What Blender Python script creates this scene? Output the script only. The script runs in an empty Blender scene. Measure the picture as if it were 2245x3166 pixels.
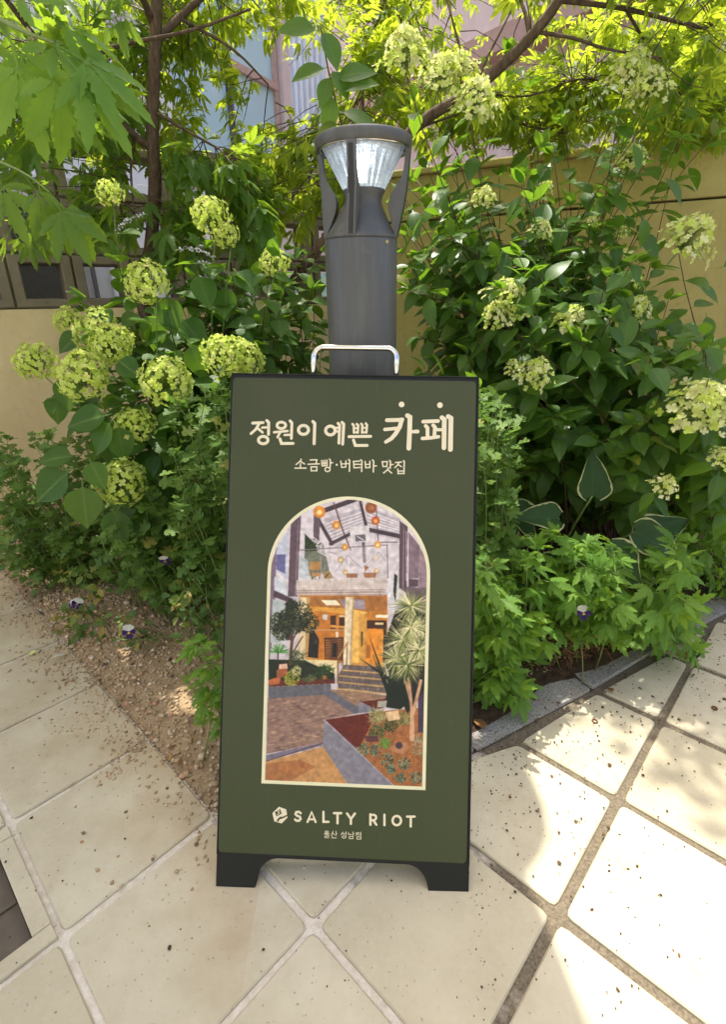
import bpy, math, random
import numpy as np
from mathutils import Vector, Matrix
random.seed(7); rng = np.random.default_rng(7)
PI = math.pi
SC = bpy.context.scene
COL = SC.collection

# ------------------------------------------------------------------ camera
W, H, F = 2245.0, 3166.0, 1587.17
PITCH, ROLL, CAMZ = 0.389795, 0.015182, 0.98599
_cp, _sp, _cr, _sr = math.cos(PITCH), math.sin(PITCH), math.cos(ROLL), math.sin(ROLL)
_f = np.array([0, _cp, -_sp]); _r0 = np.array([1., 0, 0]); _d0 = np.array([0, -_sp, -_cp])
_r = _cr * _r0 + _sr * _d0; _d = -_sr * _r0 + _cr * _d0
RM = np.stack([_r, _d, _f]); CAM = np.array([0, 0, CAMZ])
cd = bpy.data.cameras.new('camera'); cam = bpy.data.objects.new('camera', cd); COL.objects.link(cam)
cd.sensor_fit = 'VERTICAL'; cd.sensor_height = 36; cd.lens = 36 * F / H; cd.clip_start = 0.02; cd.clip_end = 400
m4 = Matrix.Identity(4)
for k in range(3):
    m4[k][0] = _r[k]; m4[k][1] = -_d[k]; m4[k][2] = -_f[k]; m4[k][3] = CAM[k]
cam.matrix_world = m4
SC.camera = cam

# ------------------------------------------------------------------ sky, sun, exposure
SUN_EL, SUN_AZ = math.radians(72), math.radians(-25)
TOSUN = np.array([math.cos(SUN_EL) * math.sin(SUN_AZ), math.cos(SUN_EL) * math.cos(SUN_AZ), math.sin(SUN_EL)])
wd = bpy.data.worlds.new('World'); SC.world = wd; wd.use_nodes = True
nt = wd.node_tree; bgn = nt.nodes['Background']
sky = nt.nodes.new('ShaderNodeTexSky'); sky.sky_type = 'NISHITA'; sky.sun_disc = False
sky.sun_elevation = SUN_EL; sky.sun_rotation = SUN_AZ; sky.air_density = 0.8; sky.dust_density = 4.5; sky.ozone_density = 0.5
nt.links.new(sky.outputs[0], bgn.inputs[0]); bgn.inputs[1].default_value = 0.15
sd = bpy.data.lights.new('sun', 'SUN'); sd.energy = 2.45; sd.angle = math.radians(0.53); sd.color = (1.0, 0.95, 0.86)
sun = bpy.data.objects.new('sun', sd); COL.objects.link(sun)
sun.rotation_euler = Vector(TOSUN.tolist()).to_track_quat('Z', 'Y').to_euler()
SC.view_settings.view_transform = 'Standard'; SC.view_settings.look = 'None'
SC.view_settings.exposure = 1.56; SC.view_settings.gamma = 1.0; SC.view_settings.use_curve_mapping = False

# ------------------------------------------------------------------ helpers: measuring
KD = 1.3824                                   # measurements were taken on a 1624 x 2290 copy of the photograph
def ray(x, y):
    return np.array([(x * KD - W / 2) / F, (y * KD - H / 2) / F, 1.0]) @ RM
def at(x, y, Y):                              # the point of the garden at distance Y along that line of sight
    v = ray(x, y); return v * (Y / v[1]) + CAM
def atz(x, y, z):
    v = ray(x, y); return v * ((z - CAMZ) / v[2]) + CAM
def project(P):
    q = RM @ (np.asarray(P) - CAM)
    return (W / 2 + F * q[0] / q[2]) / KD, (H / 2 + F * q[1] / q[2]) / KD, q[2]
def unit(v):
    v = np.asarray(v, float); n = np.linalg.norm(v); return v / n if n > 1e-9 else np.array([0, 0, 1.])
def rv(): return unit(rng.normal(size=3))

# ------------------------------------------------------------------ helpers: objects
def tag(o, label=None, cat=None, group=None, kind=None):
    if label: o['label'] = label
    if cat: o['category'] = cat
    if group: o['group'] = group
    if kind: o['kind'] = kind
    return o
def empty(name, loc=(0, 0, 0)):
    o = bpy.data.objects.new(name, None); o.empty_display_size = 0.05; COL.objects.link(o); o.location = [float(v) for v in loc]; return o
def fast_mesh(name, V, T, attr=None, smooth=True, mats=()):
    V = np.asarray(V, np.float32); T = np.asarray(T, np.int32)
    me = bpy.data.meshes.new(name); n = len(T); k = T.shape[1]
    me.vertices.add(len(V)); me.vertices.foreach_set('co', V.ravel())
    me.loops.add(n * k); me.loops.foreach_set('vertex_index', T.ravel())
    me.polygons.add(n); me.polygons.foreach_set('loop_start', np.arange(n, dtype=np.int32) * k)
    try: me.polygons.foreach_set('loop_total', np.full(n, k, np.int32))
    except Exception: pass
    me.update(calc_edges=True)
    if smooth: me.polygons.foreach_set('use_smooth', np.ones(n, bool))
    if attr is not None:
        a = me.attributes.new('leafuv', 'FLOAT_VECTOR', 'POINT'); a.data.foreach_set('vector', np.asarray(attr, np.float32).ravel())
    for m in mats: me.materials.append(m)
    return me
LOCAL = set()                                # Empties whose children are modelled in the Empty's own axes
class MB:                                     # collects shapes for ONE mesh
    def __init__(s): s.v = []; s.f = []; s.m = []
    def add(s, vs, fs, mi=0):
        b = len(s.v); s.v += [tuple(float(c) for c in p) for p in vs]; s.f += [tuple(b + i for i in f) for f in fs]; s.m += [mi] * len(fs)
    def box(s, lo, hi, M=None, mi=0):
        x0, y0, z0 = lo; x1, y1, z1 = hi
        vs = [(x0, y0, z0), (x1, y0, z0), (x1, y1, z0), (x0, y1, z0), (x0, y0, z1), (x1, y0, z1), (x1, y1, z1), (x0, y1, z1)]
        if M is not None: vs = [M(p) for p in vs]
        s.add(vs, [(0, 3, 2, 1), (4, 5, 6, 7), (0, 1, 5, 4), (1, 2, 6, 5), (2, 3, 7, 6), (3, 0, 4, 7)], mi)
    def tube(s, pts, rad, n=6, cap=True, mi=0):
        pts = [np.asarray(p, float) for p in pts]; L = len(pts)
        if np.isscalar(rad): rad = [rad] * L
        vs = []; ref = np.array([.31, .17, .93]); 
        for i in range(L):
            t = unit(pts[min(i + 1, L - 1)] - pts[max(i - 1, 0)])
            a = np.cross(t, ref)
            if np.linalg.norm(a) < .05: a = np.cross(t, [1, 0, 0])
            a = unit(a); b = np.cross(t, a); ref = np.cross(a, t)*-1 if False else ref
            for k in range(n):
                an = 2 * PI * k / n; vs.append(pts[i] + rad[i] * (math.cos(an) * a + math.sin(an) * b))
        fs = [(i * n + k, i * n + (k + 1) % n, (i + 1) * n + (k + 1) % n, (i + 1) * n + k) for i in range(L - 1) for k in range(n)]
        if cap: fs += [tuple(range(n))[::-1], tuple((L - 1) * n + k for k in range(n))]
        s.add(vs, fs, mi)
    def lathe(s, prof, n=48, c=(0, 0, 0), mi=0, close=False):
        vs = []
        for r, z in prof:
            for k in range(n):
                a = 2 * PI * k / n; vs.append((c[0] + r * math.cos(a), c[1] + r * math.sin(a), c[2] + z))
        L = len(prof); fs = []
        for i in range(L - 1 + (1 if close else 0)):
            for k in range(n):
                j = (i + 1) % L; fs.append((i * n + k, i * n + (k + 1) % n, j * n + (k + 1) % n, j * n + k))
        s.add(vs, fs, mi)
    def prism(s, poly, z0, z1, M=None, mi=0):
        n = len(poly); vs = [(p[0], p[1], z0) for p in poly] + [(p[0], p[1], z1) for p in poly]
        if M is not None: vs = [M(p) for p in vs]
        s.add(vs, [tuple(range(n))[::-1], tuple(range(n, 2 * n))] + [(i, (i + 1) % n, n + (i + 1) % n, n + i) for i in range(n)], mi)
    def mesh(s, name, mats, smooth=False):
        me = bpy.data.meshes.new(name); me.from_pydata(s.v, [], s.f)
        for m in (mats if isinstance(mats, (list, tuple)) else [mats]): me.materials.append(m)
        me.polygons.foreach_set('material_index', s.m)
        if smooth: me.polygons.foreach_set('use_smooth', [True] * len(s.f))
        me.update(); return me
    def build(s, name, mats, parent=None, smooth=False, bevel=0, seg=2, weld=False):
        o = bpy.data.objects.new(name, s.mesh(name, mats, smooth)); COL.objects.link(o)
        if parent is not None:
            o.parent = parent
            if parent.parent is None and parent.name not in LOCAL: o.location = -parent.location
        if bevel:
            b = o.modifiers.new('bevel', 'BEVEL'); b.width = bevel; b.segments = seg; b.limit_method = 'ANGLE'; b.angle_limit = math.radians(35)
        return o
# children of an Empty are modelled in world coordinates and moved back by the Empty's location (see build)
def link_mesh(name, me, parent=None):
    o = bpy.data.objects.new(name, me); COL.objects.link(o)
    if parent is not None:
        o.parent = parent
        if parent.parent is None and parent.type == 'EMPTY' and parent.name not in LOCAL: o.location = -parent.location
    return o

# ------------------------------------------------------------------ materials
class NT:
    def __init__(s, name):
        s.m = bpy.data.materials.new(name); s.m.use_nodes = True; s.t = s.m.node_tree; s.t.nodes.clear()
        s.out = s.n('ShaderNodeOutputMaterial')
    def n(s, typ, **kw):
        nd = s.t.nodes.new(typ)
        for k, v in kw.items(): setattr(nd, k, v)
        return nd
    def l(s, a, b): s.t.links.new(a, b)
    def math(s, op, a, b=None, c=None, clamp=False):
        nd = s.n('ShaderNodeMath', operation=op, use_clamp=clamp)
        for i, x in enumerate((a, b, c)):
            if x is None: continue
            if isinstance(x, (int, float)): nd.inputs[i].default_value = x
            else: s.l(x, nd.inputs[i])
        return nd.outputs[0]
    def noise(s, vec, scale, detail=4, rough=.55, dist=0):
        nd = s.n('ShaderNodeTexNoise'); nd.inputs['Scale'].default_value = scale; nd.inputs['Detail'].default_value = detail
        nd.inputs['Roughness'].default_value = rough; nd.inputs['Distortion'].default_value = dist
        if vec is not None: s.l(vec, nd.inputs['Vector'])
        return nd.outputs[0]
    def ramp(s, fac, stops, interp='LINEAR'):
        nd = s.n('ShaderNodeValToRGB'); nd.color_ramp.interpolation = interp; e = nd.color_ramp.elements
        while len(e) < len(stops): e.new(.5)
        for el, (p, c) in zip(e, stops):
            el.position = p; el.color = (*c, 1) if not isinstance(c, (int, float)) else (c, c, c, 1)
        s.l(fac, nd.inputs[0]); return nd.outputs[0]
    def mix(s, fac, a, b, mode='MIX'):
        nd = s.n('ShaderNodeMix', data_type='RGBA', blend_type=mode)
        for i, x in ((0, fac), (6, a), (7, b)):
            if isinstance(x, (int, float)): nd.inputs[i].default_value = x
            elif isinstance(x, tuple): nd.inputs[i].default_value = (*x, 1)
            else: s.l(x, nd.inputs[i])
        return nd.outputs[2]
    def bsdf(s, col, rough=.6, metal=0, spec=.5, bump=None, bstr=.3, bdist=.002, **kw):
        b = s.n('ShaderNodeBsdfPrincipled')
        for k, v in (('Base Color', col), ('Roughness', rough), ('Metallic', metal), ('Specular IOR Level', spec)):
            if isinstance(v, (int, float)): b.inputs[k].default_value = v
            elif isinstance(v, tuple): b.inputs[k].default_value = (*v, 1)
            else: s.l(v, b.inputs[k])
        for k, v in kw.items(): b.inputs[k.replace('_', ' ')].default_value = v
        if bump is not None:
            bn = s.n('ShaderNodeBump'); bn.inputs['Strength'].default_value = bstr; bn.inputs['Distance'].default_value = bdist
            s.l(bump, bn.inputs['Height']); s.l(bn.outputs[0], b.inputs['Normal'])
        return b.outputs[0]
    def done(s, sh): s.l(sh, s.out.inputs[0]); return s.m
    def pos(s): return s.n('ShaderNodeNewGeometry').outputs['Position']
    def obj(s): return s.n('ShaderNodeTexCoord').outputs['Object']
    def rnd(s): return s.n('ShaderNodeObjectInfo').outputs['Random']

def mat_plain(name, col, rough=.5, metal=0, var=.12, scale=30, bump=0, spec=.5):
    t = NT(name); n = t.noise(t.obj(), scale, 5)
    c = t.mix(t.ramp(n, [(.3, 0), (.7, 1)]), tuple(max(0, x * (1 - var)) for x in col), tuple(min(1, x * (1 + var)) for x in col))
    r = t.math('MULTIPLY_ADD', n, .12, rough - .06)
    return t.done(t.bsdf(c, r, metal, spec, bump=n if bump else None, bstr=bump))

def mat_leaf(name, ramp, trans, tfac=.42, rough=.42, vein=.35, spec=.32, veincol=(.25, .34, .1)):
    t = NT(name)
    a = t.n('ShaderNodeAttribute', attribute_name='leafuv'); sp = t.n('ShaderNodeSeparateXYZ'); t.l(a.outputs['Vector'], sp.inputs[0])
    x, y, z = sp.outputs
    tint = t.math('FRACT', t.math('ADD', z, t.rnd()))
    c = t.ramp(tint, ramp)
    ax = t.math('ABSOLUTE', x)
    mid = t.math('LESS_THAN', ax, .07)
    sv = t.math('LESS_THAN', t.math('FRACT', t.math('SUBTRACT', t.math('MULTIPLY', y, 7.5), t.math('MULTIPLY', ax, 1.6))), .13)
    v = t.math('MAXIMUM', mid, t.math('MULTIPLY', sv, .45))
    mott = t.noise(t.pos(), 60, 3)
    c = t.mix(t.math('MULTIPLY', mott, .35), c, tuple(k * .55 for k in ramp[0][1]))
    c2 = t.mix(t.math('MULTIPLY', v, vein), c, veincol)
    p = t.bsdf(c2, t.math('MULTIPLY_ADD', mott, .25, rough - .1), 0, spec, bump=t.math('SUBTRACT', 1., v), bstr=.25, bdist=.0015)
    tr = t.n('ShaderNodeBsdfTranslucent'); tc = t.mix(t.math('MULTIPLY', tint, .5), trans, tuple(k * q for k, q in zip(trans, (.62, .8, .7))))
    tc = t.mix(t.math('MULTIPLY', v, .35), tc, tuple(k * .5 for k in trans)); t.l(tc, tr.inputs[0])
    ms = t.n('ShaderNodeMixShader'); ms.inputs[0].default_value = tfac; t.l(p, ms.inputs[1]); t.l(tr.outputs[0], ms.inputs[2])
    return t.done(ms.outputs[0])

def mat_petal(name, ramp, tfac=.35, rough=.6):
    t = NT(name); a = t.n('ShaderNodeAttribute', attribute_name='leafuv'); sp = t.n('ShaderNodeSeparateXYZ'); t.l(a.outputs['Vector'], sp.inputs[0])
    c = t.ramp(t.math('FRACT', t.math('ADD', sp.outputs[2], t.rnd())), ramp)
    p = t.bsdf(c, rough, 0, .3); tr = t.n('ShaderNodeBsdfTranslucent'); t.l(c, tr.inputs[0])
    ms = t.n('ShaderNodeMixShader'); ms.inputs[0].default_value = tfac; t.l(p, ms.inputs[1]); t.l(tr.outputs[0], ms.inputs[2])
    return t.done(ms.outputs[0])

M = {}
M['leaf_hydrangea'] = mat_leaf('hydrangea_leaf', [(0, (.046, .115, .019)), (.5, (.072, .16, .024)), (.97, (.10, .19, .03)), (1, (.30, .24, .04))], (.30, .52, .03), .38, .36)
M['leaf_mophead'] = mat_leaf('mophead_leaf', [(0, (.042, .115, .018)), (.5, (.062, .15, .02)), (.96, (.085, .17, .025)), (1, (.22, .2, .04))], (.28, .48, .03), .42, .45, .4)
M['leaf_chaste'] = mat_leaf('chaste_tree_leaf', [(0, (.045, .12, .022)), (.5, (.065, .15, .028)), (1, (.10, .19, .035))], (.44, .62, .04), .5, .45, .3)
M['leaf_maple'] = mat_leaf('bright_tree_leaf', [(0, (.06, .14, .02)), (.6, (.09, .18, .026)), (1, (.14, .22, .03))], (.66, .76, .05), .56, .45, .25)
M['leaf_mum'] = mat_leaf('mum_leaf', [(0, (.08, .16, .026)), (.5, (.12, .22, .034)), (.93, (.18, .29, .045)), (1, (.3, .26, .05))], (.22, .38, .05), .33, .55, .2)
M['leaf_seedling'] = mat_leaf('seedling_leaf', [(0, (.10, .23, .03)), (.6, (.14, .29, .035)), (1, (.20, .34, .045))], (.42, .62, .05), .42, .5, .3)
M['leaf_pansy'] = mat_leaf('pansy_leaf', [(0, (.06, .14, .03)), (.55, (.11, .2, .04)), (.8, (.33, .30, .05)), (1, (.42, .27, .07))], (.3, .4, .05), .3, .5, .25)
M['leaf_hosta'] = mat_leaf('hosta_leaf', [(0, (.03, .075, .02)), (1, (.05, .105, .028))], (.12, .26, .03), .25, .5, .3, .25, (.10, .17, .06))
M['hosta_margin'] = mat_petal('hosta_margin', [(0, (.45, .47, .2)), (1, (.55, .55, .28))], .25)
M['petal_lime'] = mat_petal('lime_floret', [(0, (.50, .62, .09)), (.4, (.66, .77, .14)), (.9, (.77, .84, .26)), (1, (.58, .52, .18))], .42)
M['petal_cream'] = mat_petal('cream_floret', [(0, (.56, .64, .16)), (.45, (.70, .73, .28)), (1, (.82, .81, .46))], .42)
M['petal_white'] = mat_petal('white_pansy_petal', [(0, (.75, .74, .68)), (1, (.82, .8, .72))], .3)
M['petal_purple'] = mat_petal('purple_pansy_petal', [(0, (.03, .008, .09)), (1, (.06, .015, .16))], .2)
M['petal_yellow'] = mat_petal('yellow_pansy_eye', [(0, (.7, .42, .03)), (1, (.75, .5, .05))], .1)
M['petal_lilac'] = mat_petal('lilac_floret', [(0, (.5, .45, .62)), (1, (.7, .66, .76))], .3)
M['stem_green'] = mat_plain('green_stem', (.16, .22, .05), .55)
M['stem_red'] = mat_plain('reddish_stem', (.075, .042, .022), .55)
M['dead_leaf'] = mat_petal('dead_leaf', [(0, (.16, .07, .025)), (.6, (.30, .15, .05)), (1, (.45, .26, .10))], .15, .8)
M['root'] = mat_plain('dry_root', (.22, .10, .05), .9)
def mat_bark():
    t = NT('bark'); o = t.pos(); mp = t.n('ShaderNodeMapping'); mp.inputs['Scale'].default_value = (1, 1, .25); t.l(o, mp.inputs[0])
    n = t.noise(mp.outputs[0], 90, 6, .65); c = t.ramp(n, [(.3, (.045, .030, .019)), (.55, (.11, .075, .048)), (.8, (.20, .145, .098))])
    return t.done(t.bsdf(c, .85, 0, .2, bump=n, bstr=.8, bdist=.004))
M['bark'] = mat_bark()
def mat_tile():
    t = NT('cream_tile'); p = t.pos(); o = t.obj()
    n1 = t.noise(p, 7, 5, .6); n2 = t.noise(p, 90, 4, .6); n3 = t.noise(p, 420, 2)
    c = t.mix(t.rnd(), (.50, .445, .30), (.585, .53, .385))
    c = t.mix(t.ramp(n1, [(.35, 0), (.7, 1)]), c, (.43, .37, .245))
    c = t.mix(t.math('MULTIPLY', t.ramp(n2, [(.45, 0), (.75, 1)]), .35), c, (.56, .51, .40))
    pits = t.ramp(t.noise(p, 150, 2, .4), [(.26, 1), (.31, 0)])
    c = t.mix(t.math('MULTIPLY', pits, .6), c, (.2, .15, .1))
    big = t.noise(p, 2.3, 5, .6); c = t.mix(t.math('MULTIPLY', t.ramp(big, [(.42, 0), (.68, 1)]), .35), c, (.40, .34, .22)); st = t.noise(p, 11, 7, .75, .6); c = t.mix(t.math('MULTIPLY', t.ramp(st, [(.60, 0), (.70, 1)]), .28), c, (.33, .25, .14))
    # sand washed out of the bed, and rusty specks near the kerb
    sp = t.n('ShaderNodeSeparateXYZ'); t.l(p, sp.inputs[0])
    d = t.math('ADD', t.math('MULTIPLY', sp.outputs[0], .95), t.math('SUBTRACT', sp.outputs[1], .451))   # beyond the left bed edge line: positive
    k = t.math('MULTIPLY', t.ramp(t.math('ADD', t.math('MULTIPLY', d, 1.7), t.math('ADD', t.math('MULTIPLY', n1, 1.2), -.12)), [(0, 0), (.6, 1)]), t.math('LESS_THAN', sp.outputs[0], -.2))
    k = t.math('MULTIPLY', k, t.ramp(n2, [(.25, .25), (.7, 1)]))
    c = t.mix(t.math('MULTIPLY', k, .75), c, (.42, .29, .15))
    rust = t.math('MULTIPLY', t.ramp(t.noise(p, 48, 3), [(.68, 0), (.74, 1)]), t.ramp(t.noise(p, 4, 2), [(.5, 0), (.62, 1)]))
    c = t.mix(t.math('MULTIPLY', rust, .4), c, (.42, .21, .07))
    b = t.math('ADD', t.math('MULTIPLY', n2, .5), t.math('ADD', t.math('MULTIPLY', n3, .3), t.math('MULTIPLY', pits, -.8)))
    return t.done(t.bsdf(c, t.math('MULTIPLY_ADD', n1, .25, .38), 0, .4, bump=b, bstr=.35, bdist=.0012))
M['tile'] = mat_tile()
def mat_mortar():
    t = NT('joint_mortar'); p = t.pos(); sp = t.n('ShaderNodeSeparateXYZ'); t.l(p, sp.inputs[0])
    n = t.noise(p, 14, 4, .6); n2 = t.noise(p, 220, 3)
    g = t.math('ADD', t.math('MULTIPLY', sp.outputs[0], -2.4), t.math('ADD', t.math('MULTIPLY', n, 1.8), t.math('MULTIPLY', sp.outputs[1], .35)))
    k = t.ramp(g, [(.55, 0), (1.0, 1)])
    grey = t.ramp(n2, [(.3, (.10, .08, .055)), (.7, (.22, .18, .12))])
    white = t.ramp(t.noise(p, 60, 4), [(.3, (.60, .53, .42)), (.7, (.76, .70, .60))])
    return t.done(t.bsdf(t.mix(k, grey, white), .85, 0, .25, bump=t.math('ADD', n2, t.noise(p, 45, 4)), bstr=.8, bdist=.004))
M['mortar'] = mat_mortar()
def mat_soil():
    t = NT('bed_soil'); p = t.pos(); n = t.noise(p, 35, 8, .7); n1 = t.noise(p, 4, 3); sp = t.n('ShaderNodeSeparateXYZ'); t.l(p, sp.inputs[0])
    dark = t.ramp(n, [(.3, (.035, .022, .013)), (.7, (.13, .085, .05))]); sand = t.ramp(n, [(.3, (.34, .22, .11)), (.7, (.58, .43, .26))])
    d = t.math('ADD', t.math('MULTIPLY', sp.outputs[0], .95), t.math('SUBTRACT', sp.outputs[1], .451))
    k = t.math('MULTIPLY', t.ramp(t.math('ADD', d, t.math('MULTIPLY', n1, .5)), [(.55, 1), (.95, .0)]), t.math('LESS_THAN', sp.outputs[0], .0))
    return t.done(t.bsdf(t.mix(k, dark, sand), .95, 0, .15, bump=n, bstr=1., bdist=.02))
M['soil'] = mat_soil()
def mat_stone(name, ramp):
    t = NT(name); a = t.n('ShaderNodeAttribute', attribute_name='leafuv'); sp = t.n('ShaderNodeSeparateXYZ'); t.l(a.outputs['Vector'], sp.inputs[0])
    c = t.ramp(sp.outputs[2], ramp); n = t.noise(t.pos(), 300, 3)
    return t.done(t.bsdf(t.mix(t.math('MULTIPLY', n, .5), c, tuple(k * .5 for k in ramp[2][1])), .8, 0, .3, bump=n, bstr=.5, bdist=.001))
M['gravel'] = mat_stone('gravel_stone', [(0, (.15, .095, .05)), (.22, (.40, .27, .14)), (.6, (.58, .43, .26)), (.85, (.70, .58, .43)), (1, (.50, .25, .14))])
M['litter'] = mat_stone('flower_litter', [(0, (.05, .028, .015)), (.4, (.09, .05, .025)), (.8, (.15, .085, .04)), (1, (.26, .15, .06))])
def mat_granite():
    t = NT('granite'); p = t.pos(); n = t.noise(p, 230, 4, .7); n1 = t.noise(p, 9, 4)
    c = t.ramp(n, [(.33, (.09, .085, .075)), (.48, (.25, .24, .215)), (.62, (.38, .365, .325)), (.75, (.50, .48, .43))])
    c = t.mix(t.math('MULTIPLY', t.ramp(n1, [(.4, 0), (.75, 1)]), .45), c, (.28, .21, .14))
    return t.done(t.bsdf(c, .75, 0, .35, bump=n, bstr=.5, bdist=.002))
M['granite'] = mat_granite()
def mat_plaster(name, a, b, dirt):
    t = NT(name); p = t.pos(); n = t.noise(p, 5, 6, .65); n2 = t.noise(p, 130, 4, .6); n3 = t.noise(p, 22, 5, .7)
    c = t.mix(t.ramp(n, [(.35, 0), (.7, 1)]), a, b)
    c = t.mix(t.math('MULTIPLY', t.ramp(n3, [(.56, 0), (.75, 1)]), .5), c, dirt)
    mp = t.n('ShaderNodeMapping'); mp.inputs['Scale'].default_value = (7, 7, .7); t.l(p, mp.inputs[0])
    c = t.mix(t.math('MULTIPLY', t.ramp(t.noise(mp.outputs[0], 1.6, 5, .7), [(.48, 0), (.72, 1)]), .25), c, dirt)
    return t.done(t.bsdf(c, .85, 0, .2, bump=t.math('ADD', n2, n3), bstr=.45, bdist=.003))
M['plaster_left'] = mat_plaster('cream_plaster', (.62, .51, .29), (.70, .59, .36), (.46, .36, .2))
M['plaster_right'] = mat_plaster('ochre_plaster', (.46, .385, .14), (.52, .44, .17), (.28, .22, .09))
M['block'] = mat_plaster('concrete_block', (.17, .15, .11), (.23, .205, .15), (.1, .085, .06))
M['block_mortar'] = mat_plaster('block_mortar', (.18, .165, .12), (.24, .22, .17), (.1, .09, .06))
M['pink_wall'] = mat_plaster('pink_render', (.74, .58, .52), (.80, .65, .59), (.6, .47, .42))
M['pink_dark'] = mat_plaster('brown_pink_render', (.50, .32, .26), (.54, .36, .29), (.3, .19, .15))
M['white_wall'] = mat_plaster('white_render', (.78, .77, .74), (.83, .82, .8), (.6, .58, .55))
M['black_metal'] = mat_plain('black_powder_coat', (.011, .011, .010), .5, 0, .15, 200, .05, .3)
def mat_bollard():
    t = NT('anthracite_powder_coat'); p = t.pos(); mp = t.n('ShaderNodeMapping'); mp.inputs['Scale'].default_value = (1, 1, .12); t.l(p, mp.inputs[0])
    n = t.noise(mp.outputs[0], 42, 5, .65); g = t.noise(p, 500, 2); d = t.noise(p, 30, 6, .7)
    c = t.mix(t.ramp(n, [(.45, 0), (.75, 1)]), (.088, .089, .086), (.125, .124, .118)); c = t.mix(t.math('MULTIPLY', t.ramp(d, [(.62, 0), (.75, 1)]), .4), c, (.2, .18, .15))
    return t.done(t.bsdf(c, t.math('MULTIPLY_ADD', d, .3, .3), .2, .5, bump=g, bstr=.15, bdist=.0006))
M['bollard'] = mat_bollard()
M['bollard_dark'] = mat_plain('dark_groove', (.02, .02, .02), .6)
M['chrome'] = mat_plain('polished_steel', (.80, .77, .70), .12, 1, .04)
M['brass'] = mat_plain('brass_screw', (.5, .42, .2), .35, 1)
M['frame_grey'] = mat_plain('grey_frame', (.42, .38, .30), .6)
M['box_inside'] = mat_plain('box_floor', (.10, .08, .055), .7, 0, .25, 12)
M['mullion'] = mat_plain('pink_mullion', (.55, .36, .29), .5)
M['dark_frame'] = mat_plain('dark_frame', (.12, .11, .10), .5)
M['steel_grey'] = mat_plain('grey_sheet_steel', (.16, .165, .17), .5, .3)
M['cream_fabric'] = mat_petal('shade_canopy_fabric', [(0, (.66, .60, .46)), (1, (.68, .62, .48))], .42, .9)
M['rust'] = mat_plain('rusted_iron', (.16, .07, .03), .85, .2, .4, 150, .4)
def mat_glass():
    t = NT('teal_window_glass'); n = t.noise(t.pos(), .5, 2)
    c = t.mix(n, (.46, .68, .71), (.58, .78, .80))
    return t.done(t.bsdf(c, .12, 0, .9))
M['glass'] = mat_glass()
def mat_corr():
    return mat_plain('pale_blue_cladding', (.68, .78, .86), .45, .1, .06, 3)
M['cladding'] = mat_corr()
def mat_lens():
    t = NT('clear_ribbed_lens')
    p = t.bsdf((.95, .98, 1.), .10, 0, .8, Transmission_Weight=.8, IOR=1.42)
    tr = t.n('ShaderNodeBsdfTranslucent'); tr.inputs[0].default_value = (.85, .92, 1., 1)
    ms = t.n('ShaderNodeMixShader'); ms.inputs[0].default_value = .13; t.l(p, ms.inputs[1]); t.l(tr.outputs[0], ms.inputs[2])
    return t.done(ms.outputs[0])
M['lens'] = mat_lens()
M['reflector'] = mat_plain('lamp_reflector', (.85, .88, .92), .18, .9, .03)
def mat_poster():
    t = NT('green_print'); n = t.noise(t.obj(), 900, 2); n2 = t.noise(t.obj(), 6, 3)
    c = t.mix(n, (.044, .054, .019), (.054, .065, .025)); c = t.mix(t.math('MULTIPLY', n2, .3), c, (.058, .064, .028))
    mp = t.n('ShaderNodeMapping'); mp.inputs['Scale'].default_value = (9, 1.2, 1); mp.inputs['Rotation'].default_value = (0, 0, .5); t.l(t.obj(), mp.inputs[0])
    sc_ = t.ramp(t.noise(mp.outputs[0], 9, 6, .75), [(.60, 0), (.72, 1)]); c = t.mix(t.math('MULTIPLY', sc_, .22), c, (.16, .16, .10)); c = t.mix(t.math('MULTIPLY', t.ramp(t.noise(t.obj(), 3.2, 4), [(.5, 0), (.7, 1)]), .25), c, (.085, .09, .05))
    return t.done(t.bsdf(c, .5, 0, .3))
M['poster'] = mat_poster()
M['print_cream'] = mat_plain('cream_ink', (.78, .68, .46), .5, 0, .03)
M['print_pale'] = mat_plain('pale_yellow_ink', (.76, .70, .44), .5, 0, .03)
def mat_photo():
    t = NT('colour_print'); a = t.n('ShaderNodeAttribute', attribute_name='ink')
    return t.done(t.bsdf(a.outputs['Color'], .42, 0, .4))
M['photo'] = mat_photo()
def mat_mural():
    t = NT('painted_mural'); n = t.noise(t.pos(), 26, 3); v = t.n('ShaderNodeTexVoronoi'); v.inputs['Scale'].default_value = 22; t.l(t.pos(), v.inputs['Vector'])
    c = t.ramp(v.outputs['Distance'], [(.15, (.05, .25, .6)), (.32, (.25, .6, .6)), (.6, (.55, .75, .55))])
    return t.done(t.bsdf(c, .6))
M['mural'] = mat_mural()

# ------------------------------------------------------------------ the setting: pavement, kerb, soil
S = .3
GO = np.array([0.32675, 0.55457]); GA = -0.759924
GU = S * np.array([math.cos(GA), math.sin(GA)]); GV = S * np.array([-math.sin(GA), math.cos(GA)])
def gp(i, j): return GO + i * GU + j * GV
KERB = [(-.315, .752), (-.04, .80), (.258, .904), (.617, 1.105), (.886, 1.273), (1.25, 1.48), (1.75, 1.76), (2.4, 2.1)]
def edge_y(x):
    if x < -.315: return .337 - .950 * (x - .12)
    xs = [k[0] for k in KERB]; ys = [k[1] for k in KERB]
    return float(np.interp(x, xs, ys))
def bed_d(x, y): return (y - edge_y(x)) * (.72 if x < -.315 else .85)
_nz = [(rng.uniform(3, 14), rng.uniform(3, 14), rng.uniform(0, 6.28), rng.uniform(0, 6.28)) for _ in range(10)]
def bumps(x, y): return sum(math.sin(a * x + p) * math.sin(b * y + q) for a, b, p, q in _nz) / 10
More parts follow.
